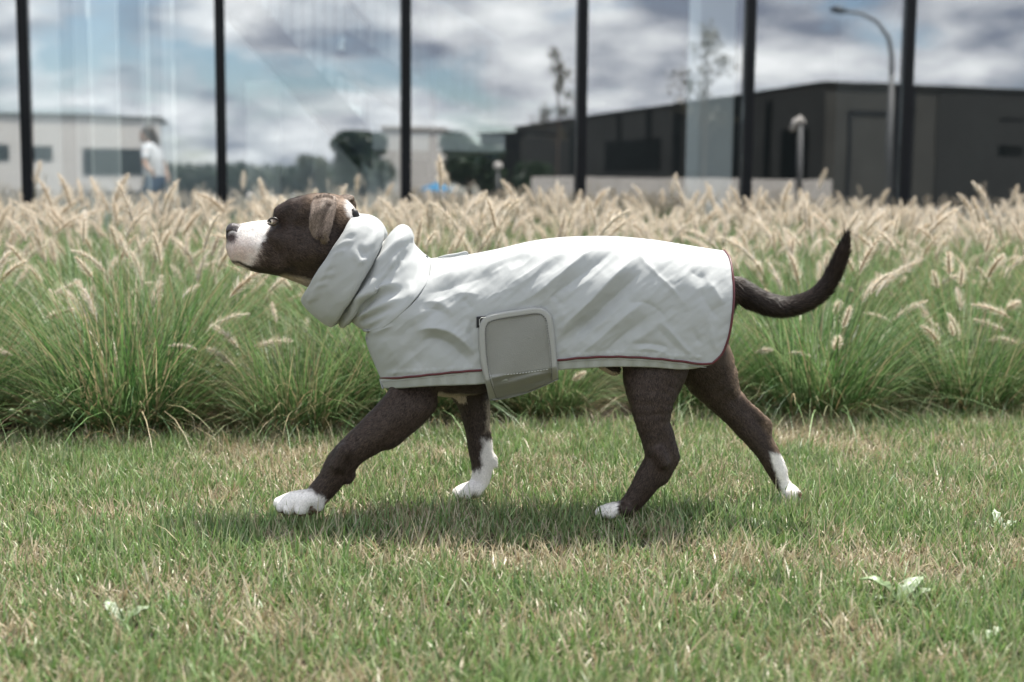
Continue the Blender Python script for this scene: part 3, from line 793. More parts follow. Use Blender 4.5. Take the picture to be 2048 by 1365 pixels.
# ================================================================== SURFACES FROM DISTANCE FIELDS
class Field:
    """smooth union of tapered capsules sampled on a grid, meshed with surface nets"""
    def __init__(s, lo, hi, h):
        s.lo = np.array(lo, float); s.h = h
        s.n = np.ceil((np.array(hi) - s.lo) / h).astype(int) + 1
        s.d = np.full(s.n, 1.0, np.float32); s.ax = []
    def _box(s, lo, hi):
        i0 = np.clip(np.floor((lo - s.lo) / s.h).astype(int), 0, s.n); i1 = np.clip(np.ceil((hi - s.lo) / s.h).astype(int) + 1, 0, s.n)
        g = [s.lo[k] + s.h * np.arange(i0[k], i1[k]) for k in range(3)]
        return i0, i1, np.meshgrid(*g, indexing='ij', sparse=True)
    def cone(s, a, b, ra, rb, k=0.015, ky=1.0, sub=False, track=True):
        """ky > 1: wider sideways (world y), < 1: flatter"""
        a = np.asarray(a, float); b = np.asarray(b, float); mg = k + 0.012
        rm = max(ra, rb); rv = np.array([rm, rm * max(ky, 1), rm]) + mg
        i0, i1, (X, Yg, Z) = s._box(np.minimum(a, b) - rv, np.maximum(a, b) + rv)
        if np.any(i1 <= i0): return
        ba = b - a; ba2 = np.array([ba[0], ba[1] / ky, ba[2]]); den = float(ba2 @ ba2) + 1e-12
        px, py, pz = X - a[0], (Yg - a[1]) / ky, Z - a[2]
        t = np.clip((px * ba2[0] + py * ba2[1] + pz * ba2[2]) / den, 0, 1)
        d = np.sqrt((px - t * ba2[0]) ** 2 + (py - t * ba2[1]) ** 2 + (pz - t * ba2[2]) ** 2) - (ra + t * (rb - ra))
        sl = tuple(slice(i0[q], i1[q]) for q in range(3)); cur = s.d[sl]
        if sub: d = -d; h = np.clip(0.5 - 0.5 * (d - cur) / k * -1, 0, 1); h = np.clip(0.5 + 0.5 * (d - cur) / k, 0, 1); s.d[sl] = cur + (d - cur) * h + k * h * (1 - h)
        else:
            h = np.clip(0.5 + 0.5 * (cur - d) / k, 0, 1); s.d[sl] = cur + (d - cur) * h - k * h * (1 - h)
            if track: s.ax.append((a, b, ra))
    def chain(s, pts, k=0.015, ky=1.0):
        """one limb: hard union of its own segments, smooth union with the rest"""
        if len(pts) > 2:
            A = catmull(np.array([[*p, r] for p, r in pts]), (len(pts) - 1) * 3 + 1); pts = [(q[:3], q[3]) for q in A]
        P = np.array([p for p, r in pts]); rm = max(r for p, r in pts); rv = np.array([rm, rm * max(ky, 1), rm]) + k + 0.012
        i0, i1, (X, Yg, Z) = s._box(P.min(0) - rv, P.max(0) + rv)
        if np.any(i1 <= i0): return
        sl = tuple(slice(i0[q], i1[q]) for q in range(3)); cur = s.d[sl]; d = np.full(cur.shape, 1.0, np.float32)
        X = X.astype(np.float32); Yg = Yg.astype(np.float32); Z = Z.astype(np.float32)
        for (a, ra), (b, rb) in zip(pts[:-1], pts[1:]):
            ba = b - a; e = np.array([ba[0], ba[1] / ky, ba[2]]); den = float(e @ e) + 1e-12
            px, py, pz = X - a[0], (Yg - a[1]) / ky, Z - a[2]
            t = np.clip((px * e[0] + py * e[1] + pz * e[2]) / den, 0, 1)
            np.minimum(d, np.sqrt((px - t * e[0]) ** 2 + (py - t * e[1]) ** 2 + (pz - t * e[2]) ** 2) - (ra + t * (rb - ra)), out=d)
            s.ax.append((np.asarray(a), np.asarray(b), ra))
        h = np.clip(0.5 + 0.5 * (cur - d) / k, 0, 1); s.d[sl] = cur + (d - cur) * h - k * h * (1 - h)
    def mesh(s, smooth=3):
        D = s.d; S = D < 0; n = s.n
        c = np.zeros(tuple(n - 1), np.int8)
        for i in (0, 1):
            for j in (0, 1):
                for k in (0, 1): c += S[i:n[0] - 1 + i, j:n[1] - 1 + j, k:n[2] - 1 + k]
        act = np.argwhere((c > 0) & (c < 8)); idx = np.full(tuple(n - 1), -1, np.int32)
        idx[tuple(act.T)] = np.arange(len(act))
        acc = np.zeros((len(act), 3)); cnt = np.zeros(len(act))
        cor = np.array([(i, j, k) for i in (0, 1) for j in (0, 1) for k in (0, 1)])
        for e0 in range(8):
            for e1 in range(e0 + 1, 8):
                if np.abs(cor[e0] - cor[e1]).sum() != 1: continue
                p0 = act + cor[e0]; p1 = act + cor[e1]
                d0 = D[tuple(p0.T)]; d1 = D[tuple(p1.T)]; m_ = (d0 < 0) != (d1 < 0)
                t = np.where(m_, d0 / np.where(m_, d0 - d1, 1), 0)
                acc[m_] += (p0 + t[:, None] * (p1 - p0))[m_]; cnt[m_] += 1
        V = acc / cnt[:, None] * s.h + s.lo
        quads = []
        for ax in range(3):
            u, v = [(1, 2), (2, 0), (0, 1)][ax]
            sl0 = [slice(1, n[q] - 1) for q in range(3)]; sl0[ax] = slice(0, n[ax] - 1)
            sl1 = list(sl0); sl1[ax] = slice(1, n[ax])
            A = S[tuple(sl0)]; B = S[tuple(sl1)]
            e = np.argwhere(A != B); off = np.array([1, 1, 1]); off[ax] = 0; g = e + off
            du = np.eye(3, dtype=int)[u]; dv = np.eye(3, dtype=int)[v]
            q = np.stack([idx[tuple((g - du - dv).T)], idx[tuple((g - dv).T)], idx[tuple(g.T)], idx[tuple((g - du).T)]], 1)
            fl = ~A[tuple(e.T)]
            q[fl] = q[fl][:, ::-1]; quads.append(q)
        Q = np.concatenate(quads); Q = Q[(Q >= 0).all(1)]
        ed = np.concatenate([Q[:, [0, 1]], Q[:, [1, 2]], Q[:, [2, 3]], Q[:, [3, 0]]])
        for it in range(smooth):
            a = np.zeros_like(V); cn = np.zeros(len(V))
            np.add.at(a, ed[:, 0], V[ed[:, 1]]); np.add.at(cn, ed[:, 0], 1)
            np.add.at(a, ed[:, 1], V[ed[:, 0]]); np.add.at(cn, ed[:, 1], 1)
            lap = a / cn[:, None] - V
            V = V + lap * (0.5 if it % 2 == 0 else -0.40)
        for it in range(3):                                   # settle onto the smooth surface itself
            g = (V - s.lo) / s.h; i = np.clip(np.floor(g).astype(int), 0, s.n - 2); f = g - i; d = 0; gr = np.zeros_like(V)
            for a in (0, 1):
                for b in (0, 1):
                    for c in (0, 1):
                        q = D[i[:, 0] + a, i[:, 1] + b, i[:, 2] + c]
                        wa, wb, wc = (f[:, 0] if a else 1 - f[:, 0]), (f[:, 1] if b else 1 - f[:, 1]), (f[:, 2] if c else 1 - f[:, 2])
                        d = d + wa * wb * wc * q
                        gr[:, 0] += (1 if a else -1) * wb * wc * q; gr[:, 1] += (1 if b else -1) * wa * wc * q; gr[:, 2] += (1 if c else -1) * wa * wb * q
            gr /= s.h; st = d / np.maximum((gr * gr).sum(1), 0.2)
            V = V - gr * np.clip(st, -s.h, s.h)[:, None] * 0.9
        return V, Q
def vnormals(V, Q):
    fn = np.cross(V[Q[:, 2]] - V[Q[:, 0]], V[Q[:, 3]] - V[Q[:, 1]]); N_ = np.zeros_like(V)
    for k in range(4): np.add.at(N_, Q[:, k], fn)
    return nrm(N_)

# ================================================================== DOG
YM = 2.29                      # the dog's mid plane
PXM = 2.31 / F_PX              # metres per photo pixel there
def D(x, y, dy=0.0): return PX(x, y, YM + dy)
NEAR, FAR = -0.072, 0.072
dog = empty('dog', GP(1040, 1020)); dog.location.z = 0.0
DL = np.array(dog.location)
tag(dog, 'brown and white dog in pale grey coat walking left across the lawn', 'dog')
def dpart(name, me, mat, parent=None):
    o = link(name, me, mat, parent or dog)
    if parent is None: o.location = tuple(-DL)
    return o

fl = Field((D(440, 700, 0.19)[0], YM - 0.19, -0.02), (D(1725, 700, 0.19)[0], YM + 0.19, D(1000, 368, 0.1)[2]), 0.0027)
def C_(x, y, r, dy=0.0): return (D(x, y, dy), r * PXM)
def chain(spec, k=0.015, ky=1.0, sc=1.0): fl.chain([C_(q[0], q[1], q[2] * (sc if q[1] > 770 else 0.5 + 0.5 * sc), *q[3:]) for q in spec], k, ky)
# trunk
chain([(868, 668, 104), (920, 656, 114), (1040, 630, 118), (1180, 598, 104), (1300, 592, 100), (1384, 600, 82)], 0.03, 0.84)
chain([(858, 706, 80), (930, 700, 90), (1060, 660, 80)], 0.03, 0.8)
chain([(830, 645, 70), (850, 700, 74)], 0.03, 0.9)
chain([(1205, 728, 11, -0.010), (1228, 738, 13, -0.010)], 0.012)
# neck
chain([(655, 490, 66), (720, 545, 68), (805, 600, 78)], 0.03, 0.86)
chain([(672, 426, 32), (712, 466, 30), (800, 572, 36)], 0.025, 1.3)
# skull, brow, muzzle, jaw
chain([(640, 452, 62), (602, 447, 48)], 0.02, 1.12)
chain([(600, 438, 41, 0), (578, 439, 29, 0)], 0.013, 1.40)
for sd in (-1, 1):
    chain([(645, 496, 44, sd * 0.034), (592, 500, 36, sd * 0.030)], 0.022)          # cheek muscle
    chain([(628, 420, 30, sd * 0.035), (670, 430, 30, sd * 0.030)], 0.02)            # temple
    chain([(563, 425, 12, sd * 0.030), (584, 415, 14, sd * 0.034)], 0.014)           # brow
    chain([(490, 494, 27, sd * 0.014), (540, 498, 34, sd * 0.019)], 0.012)           # upper lip
    chain([(482, 509, 21, sd * 0.012), (520, 521, 22, sd * 0.019), (575, 524, 23, sd * 0.026)], 0.012)
    chain([(548, 474, 14, sd * 0.038), (590, 482, 16, sd * 0.046)], 0.016)           # cheek bone
chain([(478, 471, 22), (520, 470, 27), (566, 470, 30)], 0.010, 1.30)                 # bridge
chain([(472, 492, 16), (490, 492, 26)], 0.012, 1.2)
chain([(505, 527, 13), (550, 530, 20), (610, 526, 34)], 0.012, 1.3)                 # lower jaw
chain([(600, 520, 36), (650, 545, 42)], 0.02, 1.0)
# eye sockets, mouth line, nostril side
for sd in (-1, 1):
    fl.cone(D(542, 444, sd * 0.050), D(550, 442, sd * 0.056), 0.0070, 0.0075, 0.006, sub=True)
    pl = [(476, 524), (492, 532), (512, 538), (535, 543), (560, 544), (580, 537)]
    for (xa, ya), (xb, yb) in zip(pl[:-1], pl[1:]):
        fl.cone(D(xa, ya, sd * 0.047), D(xb, yb, sd * 0.050), 0.0028, 0.0028, 0.004, sub=True)
# near foreleg (reaching forward)
chain([(845, 720, 44, -.034), (828, 776, 50, -.040), (807, 814, 48, -.056), (752, 864, 39, -.072), (704, 903, 34, NEAR - .004), (683, 928, 34, NEAR - .004),
       (660, 962, 28, NEAR - .004), (632, 994, 25, NEAR - .004)], 0.012, 0.84, 0.90)
chain([(851, 806, 22, -.052), (832, 830, 22, -.060), (780, 880, 16, -.070)], 0.015, 0.8)
chain([(701, 950, 11, NEAR - .004), (697, 960, 9, NEAR - .006)], 0.005)
def paw(cx, cy, tx, ty, dy, r, toe, spread, k=0.005, fan=7):
    """four toes fanning from the knuckles (cx,cy) to the tips (tx,ty)"""
    for i, o in enumerate((-1.5, -0.5, 0.5, 1.5)):
        ln = 0.82 if abs(o) > 1 else 1.0
        mx_, my_ = cx + (tx - cx) * 0.62 * ln, cy + (ty - cy) * 0.35 * ln - 3
        ex, ey = cx + (tx - cx) * ln, cy + (ty - cy) * ln
        ex += -fan * o; mx_ += -fan * 0.7 * o; ey += -fan * 0.28 * o
        fl.chain([(D(cx, cy, dy + o * spread * 0.55), r * PXM), (D(mx_, my_, dy + o * spread * 0.9), toe * 1.08 * PXM), (D(ex, ey, dy + o * spread), toe * 0.92 * PXM)], k, 1.0)
paw(622, 999, 572, 1017, NEAR - .006, 19, 14.5, 0.0175, 0.0022, 14)
chain([(632, 1012, 15, NEAR - .005), (606, 1020, 13, NEAR - .005)], 0.008, 1.5)
# far foreleg
chain([(900, 730, 50, FAR - .01), (942, 790, 40, FAR), (953, 850, 31, FAR), (961, 897, 28, FAR), (965, 926, 25.5, FAR), (961, 958, 22, FAR), (950, 978, 20, FAR)], 0.012, 0.80, 0.90)
chain([(985, 918, 9, FAR), (990, 929, 6, FAR)], 0.008)
paw(950, 978, 918, 990, FAR, 17, 11, 0.012)
# near hind leg
chain([(1335, 640, 66, NEAR + .026), (1310, 735, 66, NEAR + .022), (1302, 790, 51, NEAR + .006), (1306, 848, 36, NEAR), (1315, 888, 33, NEAR), (1318, 918, 31, NEAR), (1298, 957, 29, NEAR), (1272, 997, 24, NEAR), (1250, 1018, 18, NEAR)], 0.014, 0.74, 0.92)
chain([(1330, 860, 12, NEAR), (1342, 905, 13, NEAR), (1346, 922, 12, NEAR), (1325, 955, 14, NEAR)], 0.012, 0.8)
paw(1250, 1020, 1203, 1027, NEAR, 15, 10.5, 0.011)
# far hind leg, pushed back
chain([(1375, 640, 66, FAR - .026), (1412, 730, 62, FAR - .006), (1440, 785, 46, FAR), (1476, 835, 29, FAR), (1508, 873, 26, FAR), (1537, 912, 22.5, FAR), (1558, 955, 19.5, FAR), (1577, 986, 19, FAR)], 0.014, 0.76, 0.90)
chain([(1478, 800, 12, FAR), (1520, 836, 12, FAR), (1532, 850, 12.5, FAR), (1534, 880, 12, FAR), (1560, 940, 13, FAR)], 0.012, 0.8)
fl.cone(D(1470, 800, FAR - 0.034), D(1513, 846, FAR - 0.026), 0.010, 0.007, 0.010, sub=True)   # hollow before the tendon
fl.cone(D(1330, 830, NEAR - 0.036), D(1333, 905, NEAR - 0.028), 0.010, 0.008, 0.010, sub=True)
# muscle and tendon relief
fl.cone(D(795, 850, NEAR - 0.046), D(712, 922, NEAR - 0.036), 0.006, 0.005, 0.012, sub=True)
fl.cone(D(838, 800, -0.098), D(800, 845, -0.104), 0.007, 0.006, 0.014, sub=True)
fl.cone(D(1340, 760, NEAR - 0.040), D(1325, 830, NEAR - 0.036), 0.008, 0.007, 0.014, sub=True)
fl.cone(D(1292, 905, NEAR - 0.030), D(1302, 940, NEAR - 0.028), 0.005, 0.004, 0.010, sub=True)
fl.cone(D(1440, 790, FAR - 0.042), D(1490, 850, FAR - 0.030), 0.006, 0.005, 0.012, sub=True)
chain([(690, 902, 14, NEAR - .026), (676, 930, 13, NEAR - .026)], 0.010)
chain([(1318, 905, 12, NEAR - .018), (1326, 925, 12, NEAR - .018)], 0.010)
paw(1580, 986, 1572, 1010, FAR, 17, 10.5, 0.011)
chain([(1592, 988, 11, FAR), (1597, 996, 9, FAR)], 0.006, 1.3)
# tail
chain([(1400, 560, 34), (1470, 580, 23), (1512, 601, 19), (1560, 614, 16), (1608, 605, 14.5), (1648, 578, 13.5), (1673, 534, 12), (1686, 500, 8.5), (1693, 474, 2.5)], 0.008)
V, Q = fl.mesh(6)
print('body', len(V), 'lowest', V[:, 2].min())
NV = vnormals(V, Q)
V = V + NV * ((fbm(V * 22, 3) - 0.44) * 0.006 + (fbm(V * 60, 2) - 0.37) * 0.0018)[:, None]; NV = vnormals(V, Q)
vx, vy = TOPX(V); near = V[:, 1] < YM

def coat_color(vx, vy, P, Nn, ny):
    """white and brown patches of the fur, plus a painted sunlit rim"""
    n = len(vx)
    j = (fbm(P * 90, 3) - 0.44) * 26 + (fbm(P * 300, 2) - 0.37) * 14
    brown = np.array([0.050, 0.035, 0.028]); lite = np.array([0.150, 0.104, 0.072]); white = np.array([0.86, 0.82, 0.78]); cream = np.array([0.46, 0.38, 0.30])
    c = np.tile(brown, (n, 1)) * (0.78 + 0.5 * fbm(P * 25, 4))[:, None]
    def mixto(mask, colr, soft):
        w = np.clip(mask / soft + 0.5, 0, 1)[:, None]
        c[:] = c * (1 - w) + colr * w
    head = (vx < 760) & (vy < 640)
    # tan skull top and nape
    mixto(np.where(head, np.minimum((vx - 610), (424 - vy) + 0.25 * (vx - 650)) + j * 0.8, -99), lite * 1.25, 30)
    mixto(np.where(head & (vx > 672), 440 - vy + (vx - 672) * 0.5 + j * .5, -99), lite * 1.5, 40)
    mixto(np.where(head & (vx > 684), np.minimum(np.minimum(428 - vy + (vx - 690) * 0.8, vx - 690), 740 - vx) + j * .3, -99), white, 8)
    # muzzle
    b = np.interp(vy, [395, 425, 436, 442, 455, 470, 490, 505, 520, 536, 545], [515, 530, 544, 548, 538, 531, 523, 515, 506, 497, 492])
    mixto(np.where(head, b - vx + j * 0.55, -99), white, 9)
    mixto(np.where(head, -np.hypot((vx - 475) / 1.4, vy - 505) + 26 + j, -99), np.array([0.66, 0.54, 0.48]), 34)
    mixto(np.where(head & (vx > 560), vy - np.interp(vx, [560, 610, 640], [549, 556, 566]) + j * .15, -99), cream, 8)
    # dark lip line and eye rim
    ly = np.interp(vx, [476, 492, 512, 535, 560, 580], [524, 532, 538, 543, 544, 537])
    mixto(np.where(head & (vx > 462) & (vx < 590), 3.2 - np.abs(vy - ly) + (vx - 500) * 0.03, -99), np.array([0.035, 0.026, 0.024]), 3)
    mixto(np.where(head, 10 - np.hypot(vx - 544, (vy - 443)), -99), np.array([0.016, 0.012, 0.011]), 4)
    mixto(np.where(head, 11 - np.hypot(vx - 462, vy - 476) + 0 * j, -99), np.array([0.10, 0.07, 0.066]), 10)
    # belly line
    mixto(np.where((vx > 872) & (vx < 1240) & (vy > 700) & (vy < 806) & (np.abs(ny) < 0.055) & (Nn[:, 2] < -0.3), vy - np.interp(vx, [865, 900, 980, 1240], [785, 789, 791, 722]) + j * .15, -99), cream * 1.2, 6)
    # near fore paw
    leg = (vx < 720) & (vy > 880)
    mixto(np.where(leg, (0.60 * (618 - vx) + (vy - 990)) + 0.9 * j + 10, -99), white, 12)
    # far fore paw
    leg = (vx > 885) & (vx < 1010) & (vy > 800) & (ny > 0)
    mixto(np.where(leg, np.maximum(vy - 940, np.minimum((vx - 966) * 1.0 + 0.06 * (vy - 880), vy - 878)) + j * .6, -99), white, 8)
    mixto(np.where(leg, np.minimum((vx - 972), 862 - vy) + j * .6, -99), cream * 0.8, 8)
    # near hind toes
    leg = (vx > 1170) & (vx < 1300) & (vy > 990)
    mixto(np.where(leg, 1236 - vx + j * .4, -99), white, 6)
    # far hind paw
    leg = (vx > 1480) & (vx < 1640) & (vy > 890)
    mixto(np.where(leg, np.maximum(np.minimum(vx - 1541 - 0.30 * (vy - 912), vy - 905), vy - 982) + j * .45, -99), white, 7)
    mixto(np.where((vx > 1440) & (vx < 1600) & (vy > 690) & (vy < 905), (vx - np.interp(vy, [690, 780, 832, 870, 905], [1452, 1470, 1522, 1536, 1550])) + j * .5, -99), lite * 1.3, 16)  # warm sunlit rim on the leg's back edge, painted into the fur
    # pads
    mixto(np.where((vy > 1000) & (vx < 700) & (Nn[:, 2] < -0.55), 6 + j, -99), np.array([0.22, 0.11, 0.075]), 10)
    mixto(np.where((vx > 1590) & (vy > 960), 8 - np.hypot(vx - 1602, vy - 990), -99), np.array([0.18, 0.09, 0.06]), 6)
    # tail darker, tan on top near the root
    mixto(np.where((vx > 1475), 20 + 0 * vx, -99) * ((vy < 680)) - 99 * (vy >= 680), np.array([0.034, 0.025, 0.021]), 10)
    return c
VC = coat_color(vx, vy, V, NV, V[:, 1] - YM)
M['fur'] = mat_vcol('short_fur', 0.5, 0.0, 0.6, 520.0, 0.25, 0.2, 420.0)
dpart('body', new_mesh('body', V, Q, None, VC), M['fur'])

# ---- short fur strands lying along the limbs
axs = fl.ax; AA = np.array([a for a, b, r in axs]); AB = np.array([b for a, b, r in axs]); AR = np.array([r for a, b, r in axs])
def fur(V, Q, NV, n, seed, keep, lmin, lmax, wid, lift, colfun, flow=None):
    r = np.random.default_rng(seed)
    fq = Q[keep(V[Q].mean(1))]
    ar = np.linalg.norm(np.cross(V[fq[:, 2]] - V[fq[:, 0]], V[fq[:, 3]] - V[fq[:, 1]]), axis=1); f = fq[r.choice(len(fq), n, p=ar / ar.sum())]
    u, v = r.random((n, 1)), r.random((n, 1))
    w = np.concatenate([(1 - u) * (1 - v), u * (1 - v), u * v, (1 - u) * v], 1)
    P = (V[f] * w[..., None]).sum(1); Nn = nrm((NV[f] * w[..., None]).sum(1))
    best = np.full(n, 9.0); fd = np.zeros((n, 3))
    if flow is None:
        for a, b, ra in zip(AA, AB, AR):
            ba = b - a; L2 = ba @ ba + 1e-9
            t = np.clip(((P - a) @ ba) / L2, 0, 1); dd = np.abs(np.linalg.norm(P - a - t[:, None] * ba, axis=1) - ra)
            mk = dd < best; best[mk] = dd[mk]; fd[mk] = ba / math.sqrt(L2)
        x_, y_ = TOPX(P); hd = (x_ < 700) & (y_ < 600)
        fd[hd] = np.array([0.9, 0, -0.35])
    else: fd[:] = flow
    fd = fd + r.normal(0, 0.28, (n, 3)); fd = nrm(fd - Nn * np.sum(fd * Nn, 1, keepdims=True))
    L_ = (lmin + (lmax - lmin) * r.random(n))[:, None]
    side = np.cross(fd, Nn) * wid
    tip = P + L_ * nrm(fd + Nn * lift)
    W = np.stack([P - side - Nn * 0.0004, P + side - Nn * 0.0004, tip], 1).reshape(-1, 3)
    x_, y_ = TOPX(P)
    c = colfun(x_, y_, P, Nn, P[:, 1] - YM); jt = 0.30 + 2.0 * r.random((n, 1)) ** 2; pale = np.clip(c[:, 1:2] * 2 - 0.3, 0, 1); c = c * (jt * (1 - pale) + (0.92 + 0.1 * jt) * pale)
    return W, np.arange(n * 3).reshape(-1, 3), np.repeat(c, 3, 0)
M['hair'] = mat_vcol('fur_strands', 0.48, 0.0, spec=0.2)
def vis(Pc):
    x, y = TOPX(Pc)
    hidden = ((x > 700) & (x < 1462) & (y > 470) & (y < 728)) | ((y > 985) & (x < 640)) | ((y > 1008) & (x < 1240)) | ((y > 965) & (x > 890) & (x < 1000))
    return (Pc[:, 1] < YM + 0.12) & ~hidden & ~(np.hypot(x - 545, y - 443) < 11)
def notail(Pc): x, y = TOPX(Pc); return vis(Pc) & ~((x > 1465) & (y < 680))
def tail(Pc): x, y = TOPX(Pc); return (x > 1465) & (y < 680)
W1, T1, C1 = fur(V, Q, NV, 110000, 5, notail, 0.004, 0.0080, 0.00055, 0.18, coat_color)
W2, T2, C2 = fur(V, Q, NV, 26000, 6, tail, 0.010, 0.021, 0.00050, 0.34, coat_color)
Wt, _, Tt, Ct = merge([(W1, None, T1, C1), (W2, None, T2, C2)])
o = dpart('fur', new_mesh('fur', Wt, None, Tt, Ct), M['hair']); o['kind'] = 'stuff'

# ---- ears
def ear(rows, dys, name='ear', seed=1, flip=1):
    ny_, nx_ = 26, 15
    R = catmull(np.array([(y, xl, xr, d) for (y, xl, xr), d in zip(rows, dys)]), ny_)
    G = []
    for y, xl, xr, d in R:
        for u in np.linspace(0, 1, nx_):
            b = math.sin(math.pi * u)
            x = xl + (xr - xl) * u
            yy = y - 2.0 * b * (1 if y < 405 else 0) + 1.6 * math.sin(u * 5 + y * .02) + (5 * math.exp(-((u - 0.88) / 0.12) ** 2) - 7 * math.exp(-((u - 0.70) / 0.10) ** 2)) * np.clip((y - 455) / 20, 0, 1)
            G.append(D(x, yy, flip * (d - 0.007 * b + 0.007 * (u - 0.5) + 0.0035 * math.sin(y * 0.07 + u * 4) + 0.006 * math.exp(-((u - 0.62 + (y - 430) * 0.004) / 0.10) ** 2) * (1 if y > 408 else 0.3) - 0.005 * math.exp(-(u / 0.12) ** 2))))
    G = np.array(G)
    Qe = np.array([(i * nx_ + j, (i + 1) * nx_ + j, (i + 1) * nx_ + j + 1, i * nx_ + j + 1) for i in range(ny_ - 1) for j in range(nx_ - 1)])
    Ne = vnormals(G, Qe); Ne = Ne * np.where(Ne[:, 1:2] * flip > 0, -1, 1)
    cen = lambda k: 1
    Vb = G - Ne * 0.006
    nV = len(G)
    # pull rims together so that the flap has a rounded edge
    i_, j_ = np.divmod(np.arange(nV), nx_); rim = (j_ == 0) | (j_ == nx_ - 1) | (i_ == ny_ - 1)
    mid = (G + Vb) / 2; G2 = np.where(rim[:, None], mid + Ne * 0.0012, G); Vb = np.where(rim[:, None], mid - Ne * 0.0012, Vb)
    VV = np.vstack([G2, Vb]); QQ = [Qe, Qe[:, ::-1] + nV]
    loop = [i * nx_ for i in range(ny_)] + [(ny_ - 1) * nx_ + j for j in range(1, nx_)] + [i * nx_ + nx_ - 1 for i in range(ny_ - 2, -1, -1)]
    QQ.append(np.array([(a, a + nV, b + nV, b) for a, b in zip(loop[:-1], loop[1:])]))
    QQ = np.concatenate(QQ)
    c = np.tile(np.array([0.21, 0.163, 0.13]), (len(VV), 1)) * (0.8 + 0.45 * fbm(VV * 30, 4))[:, None]
    me = new_mesh(name, VV, QQ, None, c)
    o = dpart(name, me, M['fur'])
    nn = vnormals(VV, QQ)
    W, T, C = fur(VV, QQ, nn, 9000, seed, lambda p: np.ones(len(p), bool), 0.003, 0.0055, 0.0004, 0.18,
                  lambda x, y, P, N_, d: np.tile(np.array([0.21, 0.163, 0.13]), (len(x), 1)), np.array([-0.15, 0, -1.0]))
    f = link('fur', new_mesh('fur', W, None, T, C), M['hair'], o); f['kind'] = 'stuff'
    return o
ROWS = [(401, 632, 664), (399, 626, 670), (405, 622, 674), (418, 621, 673), (434, 620, 668), (450, 620, 665), (461, 621, 663), (469, 624, 660), (474, 628, 652), (478, 634, 643)]
ear(ROWS, [-0.046, -0.060, -0.073, -0.083, -0.089, -0.091, -0.091, -0.090, -0.089, -0.088], seed=31)
ROWS2 = [(404, 668, 690), (399, 674, 706), (403, 674, 712), (412, 676, 714), (428, 676, 712), (444, 676, 708), (455, 680, 704), (462, 684, 698)]
ear(ROWS2, [-0.046, -0.058, -0.072, -0.082, -0.088, -0.089, -0.088, -0.086], seed=32, flip=-1)

# ---- nose, eyes, whisker dots
nf = Field((D(440, 470, 0.06)[0], YM - 0.05, D(450, 515)[2]), (D(505, 470)[0], YM + 0.05, D(450, 432)[2]), 0.0012)
for sd in (-1, 1):
    nf.cone(D(467, 461, sd * 0.008), D(476, 462, sd * 0.010), 0.0128, 0.0118, 0.006)
    nf.cone(D(463, 474, sd * 0.007), D(473, 476, sd * 0.015), 0.0095, 0.0085, 0.006)
    nf.cone(D(474, 468, sd * 0.018), D(480, 470, sd * 0.018), 0.0075, 0.0065, 0.005)
    nf.cone(D(459, 466, sd * 0.015), D(468, 468, sd * 0.025), 0.0034, 0.0034, 0.003, sub=True)
    nf.cone(D(468, 468, sd * 0.025), D(477, 472, sd * 0.029), 0.0034, 0.0020, 0.003, sub=True)
nf.cone(D(461, 480), D(464, 490), 0.006, 0.005, 0.005)
nf.cone(D(455, 466), D(457, 486), 0.0012, 0.0012, 0.002, sub=True)
nv, nq = nf.mesh(3)
M['nose'] = mat_solid('nose_leather', (0.045, 0.036, 0.036), 0.38, var=0.35, vscale=180, bump=0.6, bscale=500)
dpart('nose', new_mesh('nose', nv, nq), M['nose'])
def ball(c, r, sq=(1, 1, 1), nu=20, nv_=12, name='ball'):
    V = [np.array(c) + r * np.array([math.sin(b) * math.cos(a) * sq[0], math.sin(b) * math.sin(a) * sq[1], math.cos(b) * sq[2]]) for b in np.linspace(0.02, math.pi - 0.02, nv_) for a in np.linspace(0, 2 * math.pi, nu, endpoint=False)]
    Q = [(i * nu + j, (i + 1) * nu + j, (i + 1) * nu + (j + 1) % nu, i * nu + (j + 1) % nu) for i in range(nv_ - 1) for j in range(nu)]
    return new_mesh(name, V, Q)
M['eyeball'] = mat_solid('eye_wet', (0.20, 0.15, 0.12), 0.08, var=0.1)
M['iris'] = mat_solid('amber_iris', (0.55, 0.48, 0.40), 0.08, var=0.3, vscale=400)
M['pupil'] = mat_solid('pupil', (0.004, 0.004, 0.004), 0.03, var=0.0)
for sd in (-1, 1):
    ec = D(547, 444, sd * 0.0450); e = dpart('eye', ball(ec, 0.0080, name='eye'), M['eyeball'])
    di = nrm((np.array([-0.50, sd * 0.85, 0.05]))[None])[0]
    link('iris', ball(ec + di * 0.0036, 0.0055, name='iris'), M['iris'], e); link('pupil', ball(ec + di * 0.0070, 0.0028, name='pupil'), M['pupil'], e)
    # lids
    mb = MB(); pts = []
    for a in np.linspace(0.15, math.pi - 0.1, 14): pts.append(ec + np.array([-0.0088 * math.cos(a), sd * 0.0055, 0.0060 * math.sin(a) - 0.0012 * math.cos(a)]))
    mb.tube(pts, [0.0013 + 0.0008 * math.sin(math.pi * i / 13) for i in range(14)], 8)
    pts = [ec + np.array([-0.0088 * math.cos(a), sd * 0.0055, -0.0052 * math.sin(a) - 0.0012 * math.cos(a)]) for a in np.linspace(0.1, math.pi - 0.1, 14)]
    mb.tube(pts, 0.0013, 8)
    M.setdefault('lid', mat_solid('eyelid_skin', (0.022, 0.017, 0.015), 0.4)); dpart('eyelid', mb.mesh('eyelid', True), M['lid'])
